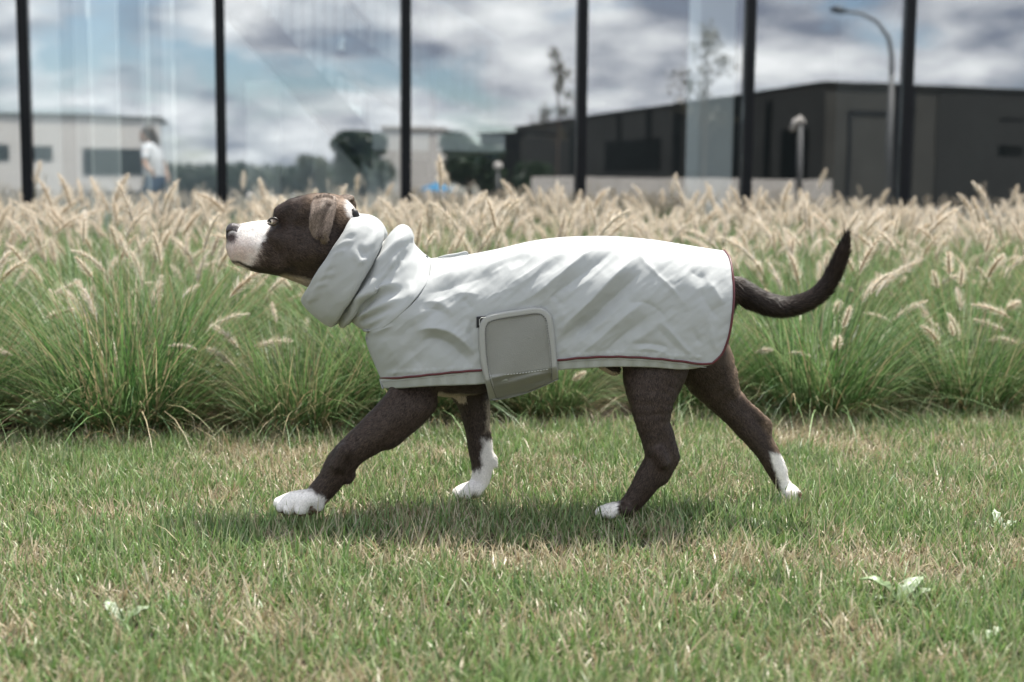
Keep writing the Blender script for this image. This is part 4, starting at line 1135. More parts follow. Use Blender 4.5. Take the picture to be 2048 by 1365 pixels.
# ================================================================== COAT
M['coat'] = None
mt, nt, out = mat_new('coat_fabric'); N = nt.nodes; L = nt.links
p = N.new('ShaderNodeBsdfPrincipled'); L.new(p.outputs[0], out.inputs[0])
p.inputs['Base Color'].default_value = (0.405, 0.422, 0.42, 1); p.inputs['Roughness'].default_value = 0.6
p.inputs['Sheen Weight'].default_value = 0.05; p.inputs['Specular IOR Level'].default_value = 0.22
tcn = N.new('ShaderNodeTexCoord')
na = N.new('ShaderNodeTexNoise'); na.inputs['Scale'].default_value = 26; na.inputs['Detail'].default_value = 3; na.inputs['Distortion'].default_value = 0.6
nb = N.new('ShaderNodeTexNoise'); nb.inputs['Scale'].default_value = 900; nb.inputs['Detail'].default_value = 2
for q in (na, nb): L.new(tcn.outputs['Object'], q.inputs['Vector'])
b1 = N.new('ShaderNodeBump'); b1.inputs['Strength'].default_value = 0.16; b1.inputs['Distance'].default_value = 0.004
b2 = N.new('ShaderNodeBump'); b2.inputs['Strength'].default_value = 0.25; b2.inputs['Distance'].default_value = 0.0006
L.new(na.outputs['Fac'], b1.inputs['Height']); L.new(nb.outputs['Fac'], b2.inputs['Height'])
L.new(b1.outputs[0], b2.inputs['Normal']); L.new(b2.outputs[0], p.inputs['Normal'])
M['coat'] = mt
M['lining'] = mat_solid('coat_lining', (0.42, 0.44, 0.43), 0.7, var=0.06, bump=0.3, bscale=300)
M['strap'] = mat_solid('stretch_fabric', (0.245, 0.248, 0.23), 0.6, var=0.05, vscale=30, bump=0.4, bscale=700, sheen=0.1)
M['binding'] = mat_solid('elastic_binding', (0.36, 0.365, 0.345), 0.55, var=0.04, vscale=30, bump=0.4, bscale=700)
M['piping'] = mat_solid('red_piping', (0.085, 0.010, 0.014), 0.45, var=0.2, vscale=100)
M['thread'] = mat_solid('grey_thread', (0.10, 0.10, 0.10), 0.7)
M['thread2'] = mat_solid('pale_thread', (0.55, 0.56, 0.54), 0.7)
M['black'] = mat_solid('black_webbing', (0.010, 0.010, 0.012), 0.5, var=0.3, vscale=60)

TOPC = [(860, 518), (905, 514), (950, 507), (1000, 497), (1060, 483), (1110, 476), (1160, 473), (1230, 473), (1300, 479), (1360, 488), (1415, 497), (1449, 502)]
HEMC = [(761, 757), (800, 756), (860, 750), (920, 744), (960, 741), (1040, 731), (1118, 721), (1170, 716), (1230, 714), (1300, 717), (1360, 723), (1405, 729), (1425, 727)]
FRONTC = [(860, 518), (856, 555), (836, 595), (800, 630), (768, 650), (740, 660), (731, 671), (734, 692), (746, 722), (761, 757)]
REARC = [(1449, 502), (1459, 516), (1465, 545), (1468, 590), (1464, 640), (1456, 680), (1443, 710), (1425, 727)]
SIL = np.vstack([catmull([(640, 395), (700, 410), (790, 455), (830, 490)] + TOPC + [(1500, 520)], 160)])
SIL2 = np.vstack([catmull([(560, 590), (605, 606), (668, 652), (716, 662), (731, 671), (734, 692), (746, 722), (761, 757), (766, 776)], 60)])
def polydist(x, y, C):
    P = np.stack([x, y], -1)[..., None, :]; A = C[:-1]; B = C[1:]; ba = B - A
    t = np.clip(((P - A) * ba).sum(-1) / (ba * ba).sum(-1), 0, 1)
    return np.sqrt((((A + t[..., None] * ba) - P) ** 2).sum(-1)).min(-1)
def halfwidth(x, y):
    """how far the coat stands out sideways from the mid plane at a photo pixel (side view)"""
    d1 = np.minimum(polydist(x, y, SIL) / 128.0, 1); d2 = np.clip((polydist(x, y, SIL2) - 2.0) / 80.0, 0, 1)
    f = np.sqrt(1 - (1 - d1) ** 2) * np.sqrt(1 - (1 - d2) ** 2) ** 0.9
    W = np.interp(x, [600, 760, 900, 1100, 1250, 1380, 1470], [0.094, 0.112, 0.115, 0.108, 0.108, 0.107, 0.100])
    low = np.clip((y - 640) / 130.0, 0, 1)
    return W * f * (1 - 0.05 * low ** 2)
def COP(x, y, off=0.0): return PX(x, y, YM - halfwidth(x, y) - off)

# folds: polyline in photo pixels, height in mm (+ ridge, - hollow), width in px
FOLDS = [
 # flank
 ([(1278, 512), (1240, 545), (1190, 592), (1140, 640), (1118, 668)], 9.0, 15), ([(1296, 530), (1262, 562), (1212, 612), (1160, 664), (1126, 700)], -9.0, 17),
 ([(1215, 483), (1170, 512), (1120, 552), (1075, 586), (1045, 604)], 6.0, 11), ([(1228, 500), (1186, 532), (1140, 566), (1100, 596)], -5.0, 12),
 ([(1160, 480), (1112, 508), (1060, 545), (1010, 575)], 4.0, 10), ([(1130, 494), (1085, 522), (1030, 560)], -3.5, 10),
 ([(1082, 503), (1040, 508), (1000, 524), (960, 548)], 5.0, 9), ([(1062, 514), (1020, 524), (980, 546)], -4.5, 8),
 ([(1290, 600), (1240, 640), (1190, 685), (1150, 712)], 5.5, 12), ([(1262, 598), (1220, 632), (1175, 672), (1135, 706)], 3.0, 8),
 ([(1300, 632), (1258, 662), (1215, 695)], -4.5, 11), ([(1330, 640), (1290, 668), (1250, 692)], 3.5, 9),
 ([(1255, 606), (1290, 606), (1318, 622), (1345, 652)], -2.0, 4), ([(1318, 640), (1345, 668), (1368, 695), (1392, 716)], 4.0, 4.5), ([(1308, 646), (1340, 684), (1370, 712)], -2.5, 5),
 ([(1268, 500), (1310, 545), (1350, 585), (1372, 612)], 1.6, 3.5), ([(1378, 540), (1398, 552), (1412, 550)], -5.0, 12), ([(1418, 562), (1434, 590), (1446, 612)], 5.0, 7),
 ([(1402, 575), (1416, 610), (1440, 640)], -5.0, 9), ([(1380, 655), (1396, 680), (1408, 692)], -3.0, 6), ([(1422, 650), (1426, 682), (1436, 706)], 4.0, 6), ([(1410, 640), (1414, 672), (1420, 700)], -2.5, 6),
 ([(1360, 490), (1390, 500), (1415, 515), (1425, 520)], -2.2, 4), ([(1365, 498), (1400, 512)], 2.2, 5),
 ([(1255, 690), (1290, 688), (1325, 692), (1345, 702)], -3.5, 5), ([(1262, 700), (1300, 698), (1340, 710)], 3.0, 5),
 ([(1120, 610), (1128, 640), (1122, 680)], 2.5, 7), ([(1100, 588), (1116, 600), (1124, 616)], -3.0, 6),
 # shoulder and chest
 ([(862, 560), (900, 548), (960, 528), (1020, 508)], 4.0, 13), ([(848, 590), (890, 578), (950, 560), (1000, 545)], -3.0, 14),
 ([(842, 606), (870, 604), (892, 616), (908, 634)], 4.5, 8), ([(850, 618), (876, 620), (896, 634)], -4.5, 8),
 ([(925, 596), (938, 612), (950, 618)], -4.0, 8), ([(905, 590), (930, 586), (960, 592)], 3.5, 9),
 ([(828, 664), (860, 656), (896, 662), (925, 682), (950, 712)], 8.0, 11), ([(838, 682), (870, 678), (900, 690), (925, 712), (945, 735)], -8.0, 14),
 ([(825, 690), (830, 715), (845, 735)], -3.0, 9), ([(770, 680), (790, 710), (800, 740)], 3.0, 12), ([(735, 672), (752, 664), (790, 650)], 3.0, 6),
 ([(940, 640), (930, 665), (940, 690)], 4.0, 8), ([(946, 640), (942, 668), (952, 700)], -4.0, 6),
 ([(780, 672), (820, 640), (870, 612)], 3.0, 10), ([(800, 690), (812, 660), (830, 642)], -2.0, 9),
 # collar, second roll
 ([(818, 468), (790, 488), (760, 518), (735, 548)], 4.0, 5), ([(826, 480), (800, 496), (770, 522), (745, 548)], -4.0, 6),
 ([(782, 512), (770, 536), (748, 552), (725, 562)], -3.5, 6), ([(800, 508), (786, 528), (780, 542)], 3.5, 5),
 ([(792, 505), (797, 530), (790, 545)], -3.0, 4), ([(812, 500), (806, 525)], -3.0, 5),
 ([(694, 628), (720, 598), (760, 576), (806, 566)], 8.0, 7), ([(706, 632), (735, 606), (770, 588), (808, 578)], -8.0, 8),
 ([(706, 642), (740, 622), (780, 606), (812, 594)], 5.0, 5), ([(712, 648), (745, 634), (785, 616)], -5.0, 6), ([(724, 652), (760, 638), (790, 622)], 3.5, 5),
 ([(722, 652), (726, 640), (730, 632)], -5.0, 3.5), ([(815, 560), (822, 580), (815, 600)], 2.5, 5), ([(836, 530), (830, 560), (822, 585)], -2.5, 7),
 # collar, cuff
 ([(712, 492), (712, 510), (720, 524), (738, 518)], 5.0, 4.5), ([(722, 494), (724, 506), (736, 506)], -4.5, 6), ([(742, 455), (734, 475), (728, 490)], -3.0, 6), ([(755, 452), (748, 478), (738, 500)], 2.5, 6),
 ([(700, 470), (680, 505), (655, 550), (625, 600)], -1.6, 3.5)]
for i in range(16):      # gathers along the cuff seam
    t = i / 15; x = 703 - 78 * t; y = 462 + 138 * t; s_ = 0.8 + 0.5 * math.sin(i * 2.7)
    FOLDS.append(([(x - 14, y + 2 + 3 * s_), (x + 2, y - 3), (x + 16 * s_, y - 7)], 3.4 * s_, 3.0))
for x in range(775, 945, 13): FOLDS.append(([(x, 752 - (x - 770) * 0.06), (x + 3, 742 - (x - 770) * 0.06)], 1.5 + (x % 3) * 0.6, 3.5))
for x in range(1140, 1400, 15): FOLDS.append(([(x, 712 + abs(x - 1230) * 0.05), (x + 3, 702 + abs(x - 1230) * 0.05)], 1.3 + (x % 4) * 0.5, 3.8))
def _amp(pl, a, w):
    ln = sum(math.hypot(q[0] - p[0], q[1] - p[1]) for p, q in zip(pl[:-1], pl[1:]))
    if pl[0][0] < 720 or pl[0][0] < 850 and w < 8: return a
    return a * (1.35 if ln > 120 else 0.75)
FOLDS = [(resample(np.array(pl, float), 22), _amp(pl, a, w) * 0.001, w) for pl, a, w in FOLDS]
def foldheight(x, y):
    h = np.zeros_like(x)
    for pl, a, w in FOLDS:
        lo = pl.min(0) - 3.2 * w; hi = pl.max(0) + 3.2 * w
        mk = (x > lo[0]) & (x < hi[0]) & (y > lo[1]) & (y < hi[1])
        if not mk.any(): continue
        P = np.stack([x[mk], y[mk]], -1)[:, None, :]; A = pl[:-1]; B = pl[1:]; ba = B - A
        tt = np.clip(((P - A) * ba).sum(-1) / (ba * ba).sum(-1), 0, 1)
        dd = np.sqrt((((A + tt[..., None] * ba) - P) ** 2).sum(-1)); k = dd.argmin(1); r_ = np.arange(len(k))
        u = (k + tt[r_, k]) / (len(pl) - 1); taper = np.clip(np.sin(math.pi * np.clip(u, 0.02, 0.98)) * 1.35, 0, 1)
        h[mk] += a * (0.45 * np.exp(-0.5 * (dd[r_, k] / w) ** 2) + 0.55 * np.exp(-dd[r_, k] / (0.75 * w))) * taper
    return h
def crease(x, y):
    """fine pulled wrinkles running down to the left, as the cloth is stretched over the ribs"""
    a = (x * 0.77 - y * 0.64); b = (x * 0.64 + y * 0.77)
    n1 = 1 - np.abs(2 * fbm(np.stack([a / 95, b / 26, 0 * a + 3.3], -1), 3) / 0.9 - 1); n2 = 1 - np.abs(2 * fbm(np.stack([a / 40, b / 60, 0 * a + 8.1], -1), 3) / 0.9 - 1)
    return 0.0035 * (n1 - 0.75) + 0.0016 * (n2 - 0.75)
def coons(top, bot, left, right, ns, nt):
    T_, B_, L_, R2 = resample(top, ns), resample(bot, ns), resample(left, nt), resample(right, nt)
    s = np.linspace(0, 1, ns)[:, None, None]; t = np.linspace(0, 1, nt)[None, :, None]
    return ((1 - t) * T_[:, None] + t * B_[:, None] + (1 - s) * L_[None] + s * R2[None]
            - ((1 - s) * (1 - t) * T_[0] + s * (1 - t) * T_[-1] + (1 - s) * t * B_[0] + s * t * B_[-1]))
def gridq(a, b, closed=False):
    i, j = np.meshgrid(np.arange(a - 1), np.arange(b if closed else b - 1), indexing='ij'); i = i.ravel(); j = j.ravel(); k = (j + 1) % b
    return np.stack([i * b + j, (i + 1) * b + j, (i + 1) * b + k, i * b + k], 1)
def thick(V, Q, th, name, mat, parent, N_=None):
    """give a cloth sheet its thickness on the inner side"""
    me = new_mesh(name, V, Q); o = link(name, me, mat, parent)
    md = o.modifiers.new('thickness', 'SOLIDIFY'); md.thickness = th; md.offset = -1.0
    return o
def mirror_y(V): W = V.copy(); W[:, 1] = 2 * YM - W[:, 1]; return W

coat = empty('coat', (0, 0, 0), parent=dog); coat.location = tuple(-DL)
coat['label'] = 'pale grey waterproof dog coat with dark red piping and roll collar'
NS, NT = 230, 120
G = coons(TOPC, HEMC, FRONTC, REARC, NS, NT); gx, gy = G[..., 0].ravel(), G[..., 1].ravel()
V0 = COP(gx, gy); Qb = gridq(NS, NT)
nn = vnormals(V0, Qb); nn *= np.where(nn[:, 1:2] > 0.3, -1, 1)
if nn[NT // 2 + NT * 100][1] > 0: nn = -nn
fade = np.clip(polydist(gx, gy, np.array(resample(TOPC, 60))) / 40.0, 0, 1) * np.clip(polydist(gx, gy, SIL2) / 25.0, 0, 1)
hh = foldheight(gx, gy)
V1 = V0 + nn * (hh * fade + crease(gx, gy) * fade)[:, None]
V1[:, 1] = np.minimum(V1[:, 1], YM - 0.0005 * (fade > 0))
V1[::NT, 1] = YM                                             # the back seam lies in the mid plane
far = mirror_y(V1)
u_ = np.clip((gx - 1380) / 90, 0, 1); far[:, 0] += 0.010 * u_ * np.clip((gy - 500) / 40, 0, 1)
keep_far = Qb[:, ::-1] + len(V1)
Vc = np.vstack([V1, far]); Qc = np.vstack([Qb, keep_far])
# weld both halves along the top (t=0)
top_i = np.arange(NS) * NT; remap = np.arange(len(Vc)); remap[top_i + len(V1)] = top_i; Qc = remap[Qc]
used = np.unique(Qc); inv = np.full(len(Vc), -1); inv[used] = np.arange(len(used))
me_b = Vc[used], inv[Qc]
nb_ = vnormals(*me_b)
if nb_[:, 2][me_b[0][:, 2] > np.percentile(me_b[0][:, 2], 96)].mean() < 0: me_b = (me_b[0], me_b[1][:, ::-1])
thick(me_b[0], me_b[1], 0.0025, 'back_panel', M['coat'], coat)

# ---- collar: rings (top pixel, bottom pixel, half width in m, bulge in px towards the body)
RINGS = [((726, 446), (628, 598), .066, 0), ((714, 438), (611, 590), .070, 0), ((708, 430), (604, 594), .0765, 0), ((716, 428), (602, 602), .0800, 0), ((734, 430), (607, 612), .0835, 2), ((752, 438), (622, 628), .086, 3), ((764, 452), (640, 643), .087, 4),
         ((768, 466), (654, 652), .0855, 5), ((766, 476), (664, 654), .080, 6), ((764, 481), (669, 640), .066, 6), ((768, 481), (672, 632), .059, 7), ((772, 477), (675, 641), .066, 8),
         ((783, 463), (680, 655), .081, 10), ((799, 450), (688, 655), .0865, 12), ((814, 453), (694, 646), .086, 14), ((822, 468), (698, 640), .083, 16), ((826, 486), (705, 646), .082, 19), ((838, 502), (715, 654), .085, 22), ((852, 513), (727, 660), .087, 25), ((866, 522), (738, 660), .086, 27)]
RR = catmull(np.array([(a[0], a[1], b[0], b[1], w, g) for a, b, w, g in RINGS]), 96)
NA = 120; Vr = []; pr = []
for tx, ty, bx, by, w, bu in RR:
    cx, cy = (tx + bx) / 2, (ty + by) / 2; ux, uy = (tx - bx) / 2, (ty - by) / 2
    ln = math.hypot(ux, uy); nx_, ny_ = -uy / ln, ux / ln
    if nx_ < 0: nx_, ny_ = -nx_, -ny_
    a = np.linspace(0, 2 * math.pi, NA, endpoint=False)
    sg = np.sign(np.sin(a)) * np.abs(np.sin(a)) ** 0.9
    x = cx + ux * np.cos(a) + nx_ * bu * np.abs(np.sin(a)); y = cy + uy * np.cos(a) + ny_ * bu * np.abs(np.sin(a))
    kb = np.clip((len(Vr) - 72) / 20.0, 0, 1)                       # settle onto the coat body at the seam
    hw = (1 - kb) * w * np.abs(sg) + kb * (halfwidth(x, y) - 0.0015)
    near_ = PX(x, y, YM - np.maximum(hw, 0)); P = near_.copy(); P[:, 1] = np.where(sg >= 0, near_[:, 1], 2 * YM - near_[:, 1])
    Vr.append(P); pr.append(np.stack([x, y], 1))
Vr = np.concatenate(Vr); pr = np.concatenate(pr); Qr = gridq(len(RR), NA, True)
nr = vnormals(Vr, Qr); cen = np.repeat(np.array([Vr[i * NA:(i + 1) * NA].mean(0) for i in range(len(RR))]), NA, 0)
nr *= np.where(((Vr - cen) * nr).sum(1, keepdims=True) < 0, -1, 1)
ang = np.tile(np.linspace(0, 2 * math.pi, NA, endpoint=False), len(RR)); sfade = np.clip(np.abs(np.sin(ang)) * 3, 0, 1)
Vr = Vr + nr * (foldheight(pr[:, 0], pr[:, 1]) * sfade + 0.9 * crease(pr[:, 0], pr[:, 1]) * sfade + 0.012 * (fbm(Vr * 16, 2) - 0.37) * sfade)[:, None]
fn = np.cross(Vr[Qr[:, 2]] - Vr[Qr[:, 0]], Vr[Qr[:, 3]] - Vr[Qr[:, 1]])
if (fn * nr[Qr[:, 0]]).sum() < 0: Qr = Qr[:, ::-1]
thick(Vr, Qr, 0.003, 'roll_collar', M['coat'], coat)

# ---- lining strip below the piping, on both sides
LOW = [(768, 776), (800, 776), (860, 772), (920, 770), (960, 768), (1040, 757), (1118, 740), (1170, 736), (1230, 733), (1300, 734), (1360, 738), (1392, 735), (1412, 728)]
Gs = coons(HEMC, LOW, [HEMC[0], (764, 766), LOW[0]], [HEMC[-1], (1420, 728), LOW[-1]], 200, 8)
lx, ly = Gs[..., 0].ravel(), Gs[..., 1].ravel(); tt = np.tile(np.linspace(0, 1, 8), 200)
hx, hy = np.repeat(Gs[:, 0, 0], 8), np.repeat(Gs[:, 0, 1], 8)
Vl = PX(lx, ly, YM - halfwidth(hx, hy) + 0.002 + 0.007 * tt + 0.0018 * np.sin(lx * 0.21) * tt)
Ql = gridq(200, 8)
for W, q in ((Vl, Ql), (mirror_y(Vl), Ql[:, ::-1])): thick(W, q, 0.002, 'hem_lining', M['lining'], coat)
# ---- piping along hem and rear edge
def on_coat(pts, off): 
    pts = np.asarray(pts, float); return PX(pts[:, 0], pts[:, 1], YM - halfwidth(pts[:, 0], pts[:, 1]) - foldheight(pts[:, 0], pts[:, 1]) - off)
pp = np.vstack([resample(HEMC, 110), resample(REARC, 60)[::-1][1:]])
P3 = on_coat(pp, 0.0012)
jit = 0.0003 * np.sin(np.arange(len(P3)) * 0.9)
P3[:, 2] += jit; P3[-1, 1] = YM
mb = MB(); mb.tube(list(P3), 0.0020, 8); mb.build('piping', M['piping'], coat, True)
P3f = mirror_y(P3); uu = np.clip((pp[:, 0] - 1380) / 90, 0, 1); P3f[:, 0] += 0.010 * uu * np.clip((pp[:, 1] - 500) / 40, 0, 1)
mb = MB(); mb.tube(list(P3f), 0.0020, 8); mb.build('piping', M['piping'], coat, True)
P4 = on_coat(np.array(pp[:108]) + np.array([0, 6.0]), 0.0); P4[:, 1] = P3[:108, 1] + 0.0030
mb = MB(); mb.tube(list(P4), 0.0007, 5); mb.build('hem_stitch', M['binding'], coat, True)
# ---- neck seam
sm_ = resample([(862, 524), (857, 555), (838, 594), (802, 629), (772, 646)], 60)
mb = MB(); mb.tube(list(on_coat(sm_ + np.array([0.5, 0.5]), -0.0002)), 0.0006, 5); mb.build('neck_seam', M['thread'], coat, True)

# ---- belly flap wrapped round from below
FT = [(957, 668), (960, 646), (972, 632), (1000, 624), (1040, 618), (1072, 614), (1092, 619), (1104, 634), (1108, 656)]
FLc = [(957, 668), (958, 700), (963, 738), (972, 772), (978, 800)]
FRc = [(1108, 656), (1112, 690), (1115, 725), (1117, 757)]
FBc = [(978, 800), (1010, 796), (1050, 786), (1085, 772), (1117, 757)]
NSF, NTF = 90, 80
Gf = coons(FT, FBc, FLc, FRc, NSF, NTF); fx, fy = Gf[..., 0].ravel(), Gf[..., 1].ravel()
sF = np.repeat(np.linspace(0, 1, NSF), NTF); tF = np.tile(np.linspace(0, 1, NTF), NSF)
edge = np.array(np.vstack([resample(FLc, 60)[::-1], resample(FT, 80)[1:], resample(FRc, 60)[1:]]))
de = polydist(fx, fy, edge)
def flapdepth(x, y):
    yb = np.interp(x, [955, 1040, 1118], [770, 752, 738]); w = halfwidth(x, np.minimum(y, yb))
    f = np.clip((y - yb + 6) / 40.0, 0, 1)
    return YM - w * (1 - 0.62 * f ** 1.5) - 0.0065
band = np.clip((15.5 - de) / 2.0, 0, 1); rnd = np.clip(de / 4.0, 0, 1)
seamy = np.interp(fx, [975, 1100], [751, 742]); below = np.clip((fy - seamy) / 5, 0, 1)
pk = (0.0035 * np.sin((fx * 0.55 + fy * 1.2) * 0.17) + 0.0025 * np.sin((fx * 0.25 + fy) * 0.29 + 1)) * below * (1 - band)
dp = flapdepth(fx, fy) - 0.0020 * band * np.sqrt(rnd) + 0.005 * (1 - np.sqrt(rnd)) - pk + 0.0012 * (1 - below) * (1 - band) * np.sin(fx * 0.05 + fy * 0.04)
Vf = PX(fx, fy, dp); Qf = gridq(NSF, NTF)
fnn = vnormals(Vf, Qf)
if fnn[:, 1].mean() > 0: Qf = Qf[:, ::-1]
fb = (band[Qf].mean(1) > 0.5)
flap = empty('belly_flap', (0, 0, 0), parent=coat)
flap.name = 'belly_flap'
# flap is a part of the coat: body and binding are two meshes side by side
def sub(Vx, Qx): u = np.unique(Qx); iv = np.full(len(Vx), -1); iv[u] = np.arange(len(u)); return Vx[u], iv[Qx]
bpy.data.objects.remove(flap)
a_, b_ = sub(Vf, Qf[~fb]); thick(a_, b_, 0.0025, 'belly_flap', M['strap'], coat)
a_, b_ = sub(Vf, Qf[fb]); thick(a_, b_, 0.003, 'flap_binding', M['binding'], coat)
# flap passing under the belly to the far side
xs = np.linspace(0, 1, 24); Vu = []
for u in xs:
    pA = Vf[(NTF - 1) + NTF * int(round(u * (NSF - 1)))]
    for t in np.linspace(0, 1, 14):
        y = pA[1] + (YM + 0.09 - pA[1]) * t; Vu.append((pA[0], y, pA[2] - 0.006 * math.sin(math.pi * t) + 0.05 * max(0, t - 0.7)))
Vu = np.array(Vu); Qu = gridq(24, 14); thick(Vu, Qu, 0.002, 'belly_band', M['strap'], coat)
# stitches: short threads along the binding and the cross seam
mb = MB()
def stitches(path, mat_off, step=5.0, ln=3.2):
    n = int(np.linalg.norm(np.diff(path, axis=0), axis=1).sum() / step); q = resample(path, n)
    for i in range(n - 1):
        d = nrm((q[i + 1] - q[i])[None])[0]; a = q[i]; b = q[i] + d * ln
        pts = np.array([a, b]); w = PX(pts[:, 0], pts[:, 1], flapdepth(pts[:, 0], pts[:, 1]) - mat_off)
        mb.tube([w[0], w[1]], 0.00075, 4)
inner = [(992, 795), (981, 762), (975, 728), (972, 690), (972, 656), (983, 643), (1010, 637), (1050, 631), (1080, 629), (1092, 640), (1096, 664), (1101, 700), (1103, 735), (1104, 762)]
stitches(np.array(inner, float), 0.0028)
mb.build('binding_stitches', M['thread'], coat)
mb = MB(); stitches(np.array([(979, 752), (1010, 750), (1050, 746), (1098, 739)], float), 0.0012, 5.5, 3.5); mb.build('cross_stitches', M['thread2'], coat)
# black woven label peeping out
G2 = coons([(953, 634), (962, 633), (985, 632)], [(953, 656), (962, 655), (985, 654)], [(953, 634), (953, 645), (953, 656)], [(985, 632), (985, 643), (985, 654)], 8, 8)
x_, y_ = G2[..., 0].ravel(), G2[..., 1].ravel(); Vt = PX(x_, y_, YM - halfwidth(x_, y_) - foldheight(x_, y_) - 0.0035); q_ = gridq(8, 8)
if vnormals(Vt, q_)[:, 1].mean() > 0: q_ = q_[:, ::-1]
tg = thick(Vt, q_, 0.001, 'woven_label', M['black'], coat)
mb = MB()
for pl in ([(962, 636), (959, 640), (959, 651)], [(962, 636), (972, 635)]):
    w = [PX(np.array(a), np.array(b), YM - float(halfwidth(np.array([float(a)]), np.array([float(b)]))[0]) - 0.0085) for a, b in pl]; mb.tube(w, 0.0006, 4)
mb.build('label_print', M['thread2'], coat)
# leash opening flap on the back seam
lf = np.array([(876, 516), (890, 513), (912, 510), (932, 505), (936, 510)], float)
mb = MB(); pts = resample(lf, 24); mb.tube([PX(a, b, YM - 0.010) for a, b in pts], [0.0012 + 0.0016 * math.sin(math.pi * i / 23) for i in range(24)], 8)
mb.tube([PX(a, b + 3, YM + 0.012) for a, b in pts], [0.0012 + 0.0016 * math.sin(math.pi * i / 23) for i in range(24)], 8)
mb.build('leash_slot', M['coat'], coat, True)
# dark collar under the roll with its buckle
mb = MB(); ring = []
for a in np.linspace(0, 2 * math.pi, 40):
    cx, cy = (716 + 640) / 2, (440 + 592) / 2; x = cx + 36 * math.cos(a); y = cy - 74 * math.cos(a); ring.append(PX(x, y, YM - 0.070 * math.sin(a)))
mb.tube(ring, 0.007, 8, False)
dpart('neck_collar', mb.mesh('neck_collar', True), M['black'])
mb = MB(); mb.tube([PX(x, y, YM - 0.03) for x, y in ((712, 436), (709, 424), (705, 418))], [0.008, 0.006, 0.003], 8)
mb.tube([PX(x, y, YM - 0.03) for x, y in ((706, 440), (702, 430))], [0.006, 0.004], 8)
dpart('collar_buckle', mb.mesh('collar_buckle', True), M['black'])
# ================================================================== WEEDS IN THE LAWN
LEAFC = np.array([0.16, 0.24, 0.09])
def weed(name, label, pos, leaves, seed):
    t = empty(name, pos); tag(t, label, 'weed'); r = np.random.default_rng(seed)
    for az, L_, W_, tilt, bend, pale in leaves:
        n, k = 12, 7; p = np.array([0, 0, 0.0]); hd_ = np.array([math.cos(az), math.sin(az), 0]); wd_ = np.array([-math.sin(az), math.cos(az), 0]); G = []
        for i in range(n):
            u = i / (n - 1); ph = tilt + bend * u; w = W_ * (math.sin(math.pi * min(1, u * 0.93 + 0.05)) ** 0.7) * (1 + 0.25 * math.sin(u * 26 + seed))
            up = np.array([0, 0, 1]) * math.sin(ph) - hd_ * math.cos(ph)
            for j in range(k):
                v = (j / (k - 1) - 0.5); G.append(p + wd_ * w * v - up * -0.25 * w * (abs(v) * 1.4) + np.array([0, 0, 0.0015 * math.sin(u * 19 + j)]))
            p = p + L_ / n * (hd_ * math.sin(ph) + np.array([0, 0, 1]) * math.cos(ph))
        c = np.tile(LEAFC * (1 - pale) + np.array([0.42, 0.48, 0.36]) * pale, (n * k, 1)) * (0.85 + 0.3 * r.random((n * k, 1)))
        o = link('leaf', new_mesh('leaf', np.array(G), gridq(n, k), None, c), M['leaf'], t)
        md = o.modifiers.new('thickness', 'SOLIDIFY'); md.thickness = 0.0008
    return t
g = GP(1795, 1215); weed('broadleaf_weed', 'broad leaved weed with two upright pale green leaves in the near lawn', (g[0], g[1], 0), [(2.7, 0.078, 0.022, 0.25, 1.7, 0.12), (0.6, 0.070, 0.024, 0.6, 0.8, 0.45), (0.1, 0.06, 0.024, 0.9, 0.4, 0.4), (3.6, 0.05, 0.02, 0.9, 0.5, 0.5), (5.0, 0.05, 0.02, 1.0, 0.4, 0.3)], 3)
g = GP(95, 868); weed('broadleaf_weed', 'jagged dark leaved weed at the bed edge in the left corner', (g[0], g[1] - 0.02, 0), [(3.3, 0.13, 0.045, 0.75, 0.5, 0.0), (2.2, 0.14, 0.045, 0.5, 0.9, 0.05), (0.4, 0.14, 0.04, 0.7, 0.5, 0.1), (-0.4, 0.12, 0.04, 0.8, 0.5, 0.05), (4.2, 0.12, 0.045, 0.9, 0.4, 0.0), (1.2, 0.15, 0.04, 0.4, 0.7, 0.1)], 5)
g = GP(1515, 1062); weed('broadleaf_weed', 'tiny pale weed in the grass in front of the dog hind paws', (g[0], g[1], 0), [(2.0, 0.03, 0.014, 0.4, 0.9, 0.7), (0.4, 0.03, 0.014, 0.7, 0.7, 0.6), (4.0, 0.028, 0.012, 0.9, 0.5, 0.6)], 6)
g = GP(1960, 1290); weed('broadleaf_weed', 'low flat pale weed near the bottom right corner', (g[0], g[1], 0), [(2.6, 0.04, 0.016, 0.7, 0.7, 0.6), (0.3, 0.045, 0.016, 0.8, 0.6, 0.5), (4.1, 0.03, 0.014, 0.9, 0.6, 0.6)], 7)
g = GP(2000, 1065); weed('broadleaf_weed', 'small pale weed by the right edge of the lawn', (g[0], g[1], 0), [(1.6, 0.05, 0.016, 0.4, 0.8, 0.6), (0.3, 0.04, 0.016, 0.8, 0.6, 0.6), (3.3, 0.04, 0.014, 0.9, 0.5, 0.5)], 8)
g = GP(240, 1255); weed('broadleaf_weed', 'pale blurred weed in the near lawn at lower left', (g[0], g[1], 0), [(2.4, 0.05, 0.018, 0.5, 0.9, 0.6), (0.6, 0.05, 0.018, 0.8, 0.6, 0.5)], 9)

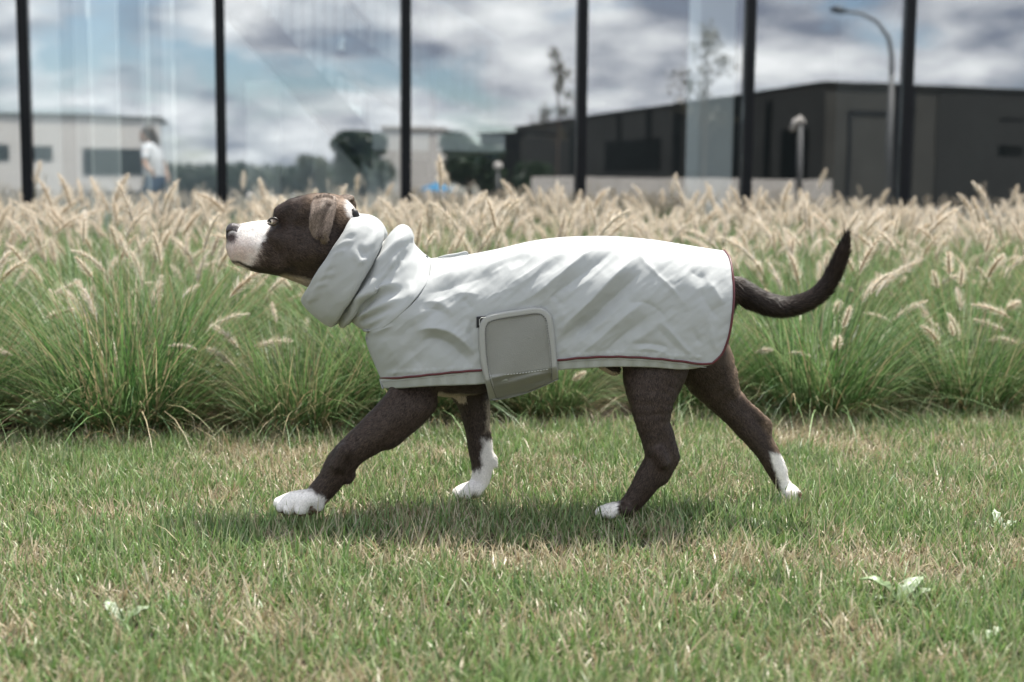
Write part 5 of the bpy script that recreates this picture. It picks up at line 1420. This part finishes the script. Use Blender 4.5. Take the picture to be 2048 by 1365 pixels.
# ================================================================== WOMAN mirrored in the glass
WV = 17.4; wb = VM(vplace(302, WV)); wo_ = empty('person', wb); tag(wo_, 'person with long brown hair in white top and jeans bending forward', 'person')
def Wp(x, y, dz=0.0):
    """point of her body from its mirror image; dz: towards (-) or away in the mirror"""
    return VM(PX(x, y, WV + dz)) - wb
s_px = WV / F_PX
def pfield(spec, name, mat, colr, k=0.02, parent=wo_):
    ps = [np.array(p) for ch in spec for p, r in ch]; lo = np.min(ps, 0) - 0.2; hi = np.max(ps, 0) + 0.2
    f = Field(lo, hi, 0.012)
    for ch in spec: f.chain(ch, k)
    v, q = f.mesh(3); c = np.tile(np.array(colr), (len(v), 1)) * (0.85 + 0.3 * fbm(v * 12, 3))[:, None]
    return link(name, new_mesh(name, v, q, None, c), mat, parent)
M['cloth'] = mat_vcol('person_cloth', 0.75)
gz = float(-0.0)
def Gd(x, dz): q = Wp(x, HOR, dz); q[2] = 0.05; return q
skin = [[(Wp(298, 285, 0), .06), (Wp(293, 272, 0), .088), (Wp(288, 276, -.03), .06)], [(Wp(300, 292), .05), (Wp(306, 310), .06)],
        [(Wp(292, 305, -.17), .045), (Wp(290, 328, -.22), .038), (Wp(300, 342, -.28), .03)],
        [(Wp(316, 305, .15), .045), (Wp(327, 330, .18), .038), (Wp(333, 352, .12), .03)]]
for ox in (0, 2.0, 4.0, 6.0):
    skin.append([(Wp(300 + ox * .5, 342, -.28), .016), (Wp(303 + ox * .7, 349 + ox * .3, -.29), .010), (Wp(304 + ox, 354 + ox * .2, -.285), .008)])
    skin.append([(Wp(333 + ox * .4, 352, .12), .016), (Wp(333 + ox, 359 + ox * .2, .11), .010), (Wp(332 + ox, 364, .10), .008)])
skin.append([(Wp(300, 342, -.28), .016), (Wp(306, 343, -.30), .011), (Wp(309, 347, -.30), .009)])
skin.append([(Wp(333, 352, .12), .016), (Wp(328, 356, .11), .011), (Wp(327, 361, .11), .009)])
pfield(skin, 'body', M['cloth'], (0.42, 0.26, 0.18), 0.02)
pfield([[(Wp(300, 298), .10), (Wp(305, 320), .14), (Wp(308, 356), .135)], [(Wp(293, 299, -.12), .07), (Wp(291, 315, -.19), .055)], [(Wp(313, 299, .1), .07), (Wp(322, 318, .16), .055)]], 'shirt', M['cloth'], (0.66, 0.68, 0.70), 0.03)
pfield([[(Wp(308, 362), .145), (Wp(303, 378, -.09), .11), (Gd(292, -.14) + np.array([0, 0, .42]), .075), (Gd(300, -.12), .05)], [(Wp(308, 362), .14), (Wp(314, 380, .09), .11), (Gd(318, .12) + np.array([0, 0, .42]), .075), (Gd(322, .12), .05)]], 'jeans', M['cloth'], (0.012, 0.035, 0.075), 0.03)
pfield([[(Wp(296, 266), .095), (Wp(304, 280, .03), .085), (Wp(312, 304, .05), .06), (Wp(322, 330, .05), .045), (Wp(328, 345, .05), .02)]], 'hair', M['cloth'], (0.05, 0.028, 0.016), 0.03)

# ---- bring every building root to the foot of its building
for o in list(scene.objects):
    if o.type == 'EMPTY' and o.parent is None and o.name.split('.')[0] in ('concrete_building', 'white_building', 'white_hall', 'dark_kiosk'):
        pts = np.concatenate([np.array([v.co[:] for v in c.data.vertices]) for c in o.children]); c0 = pts.mean(0); c0[2] = 0
        o.location = tuple(c0)
        for c in o.children: c.location = tuple(-c0)
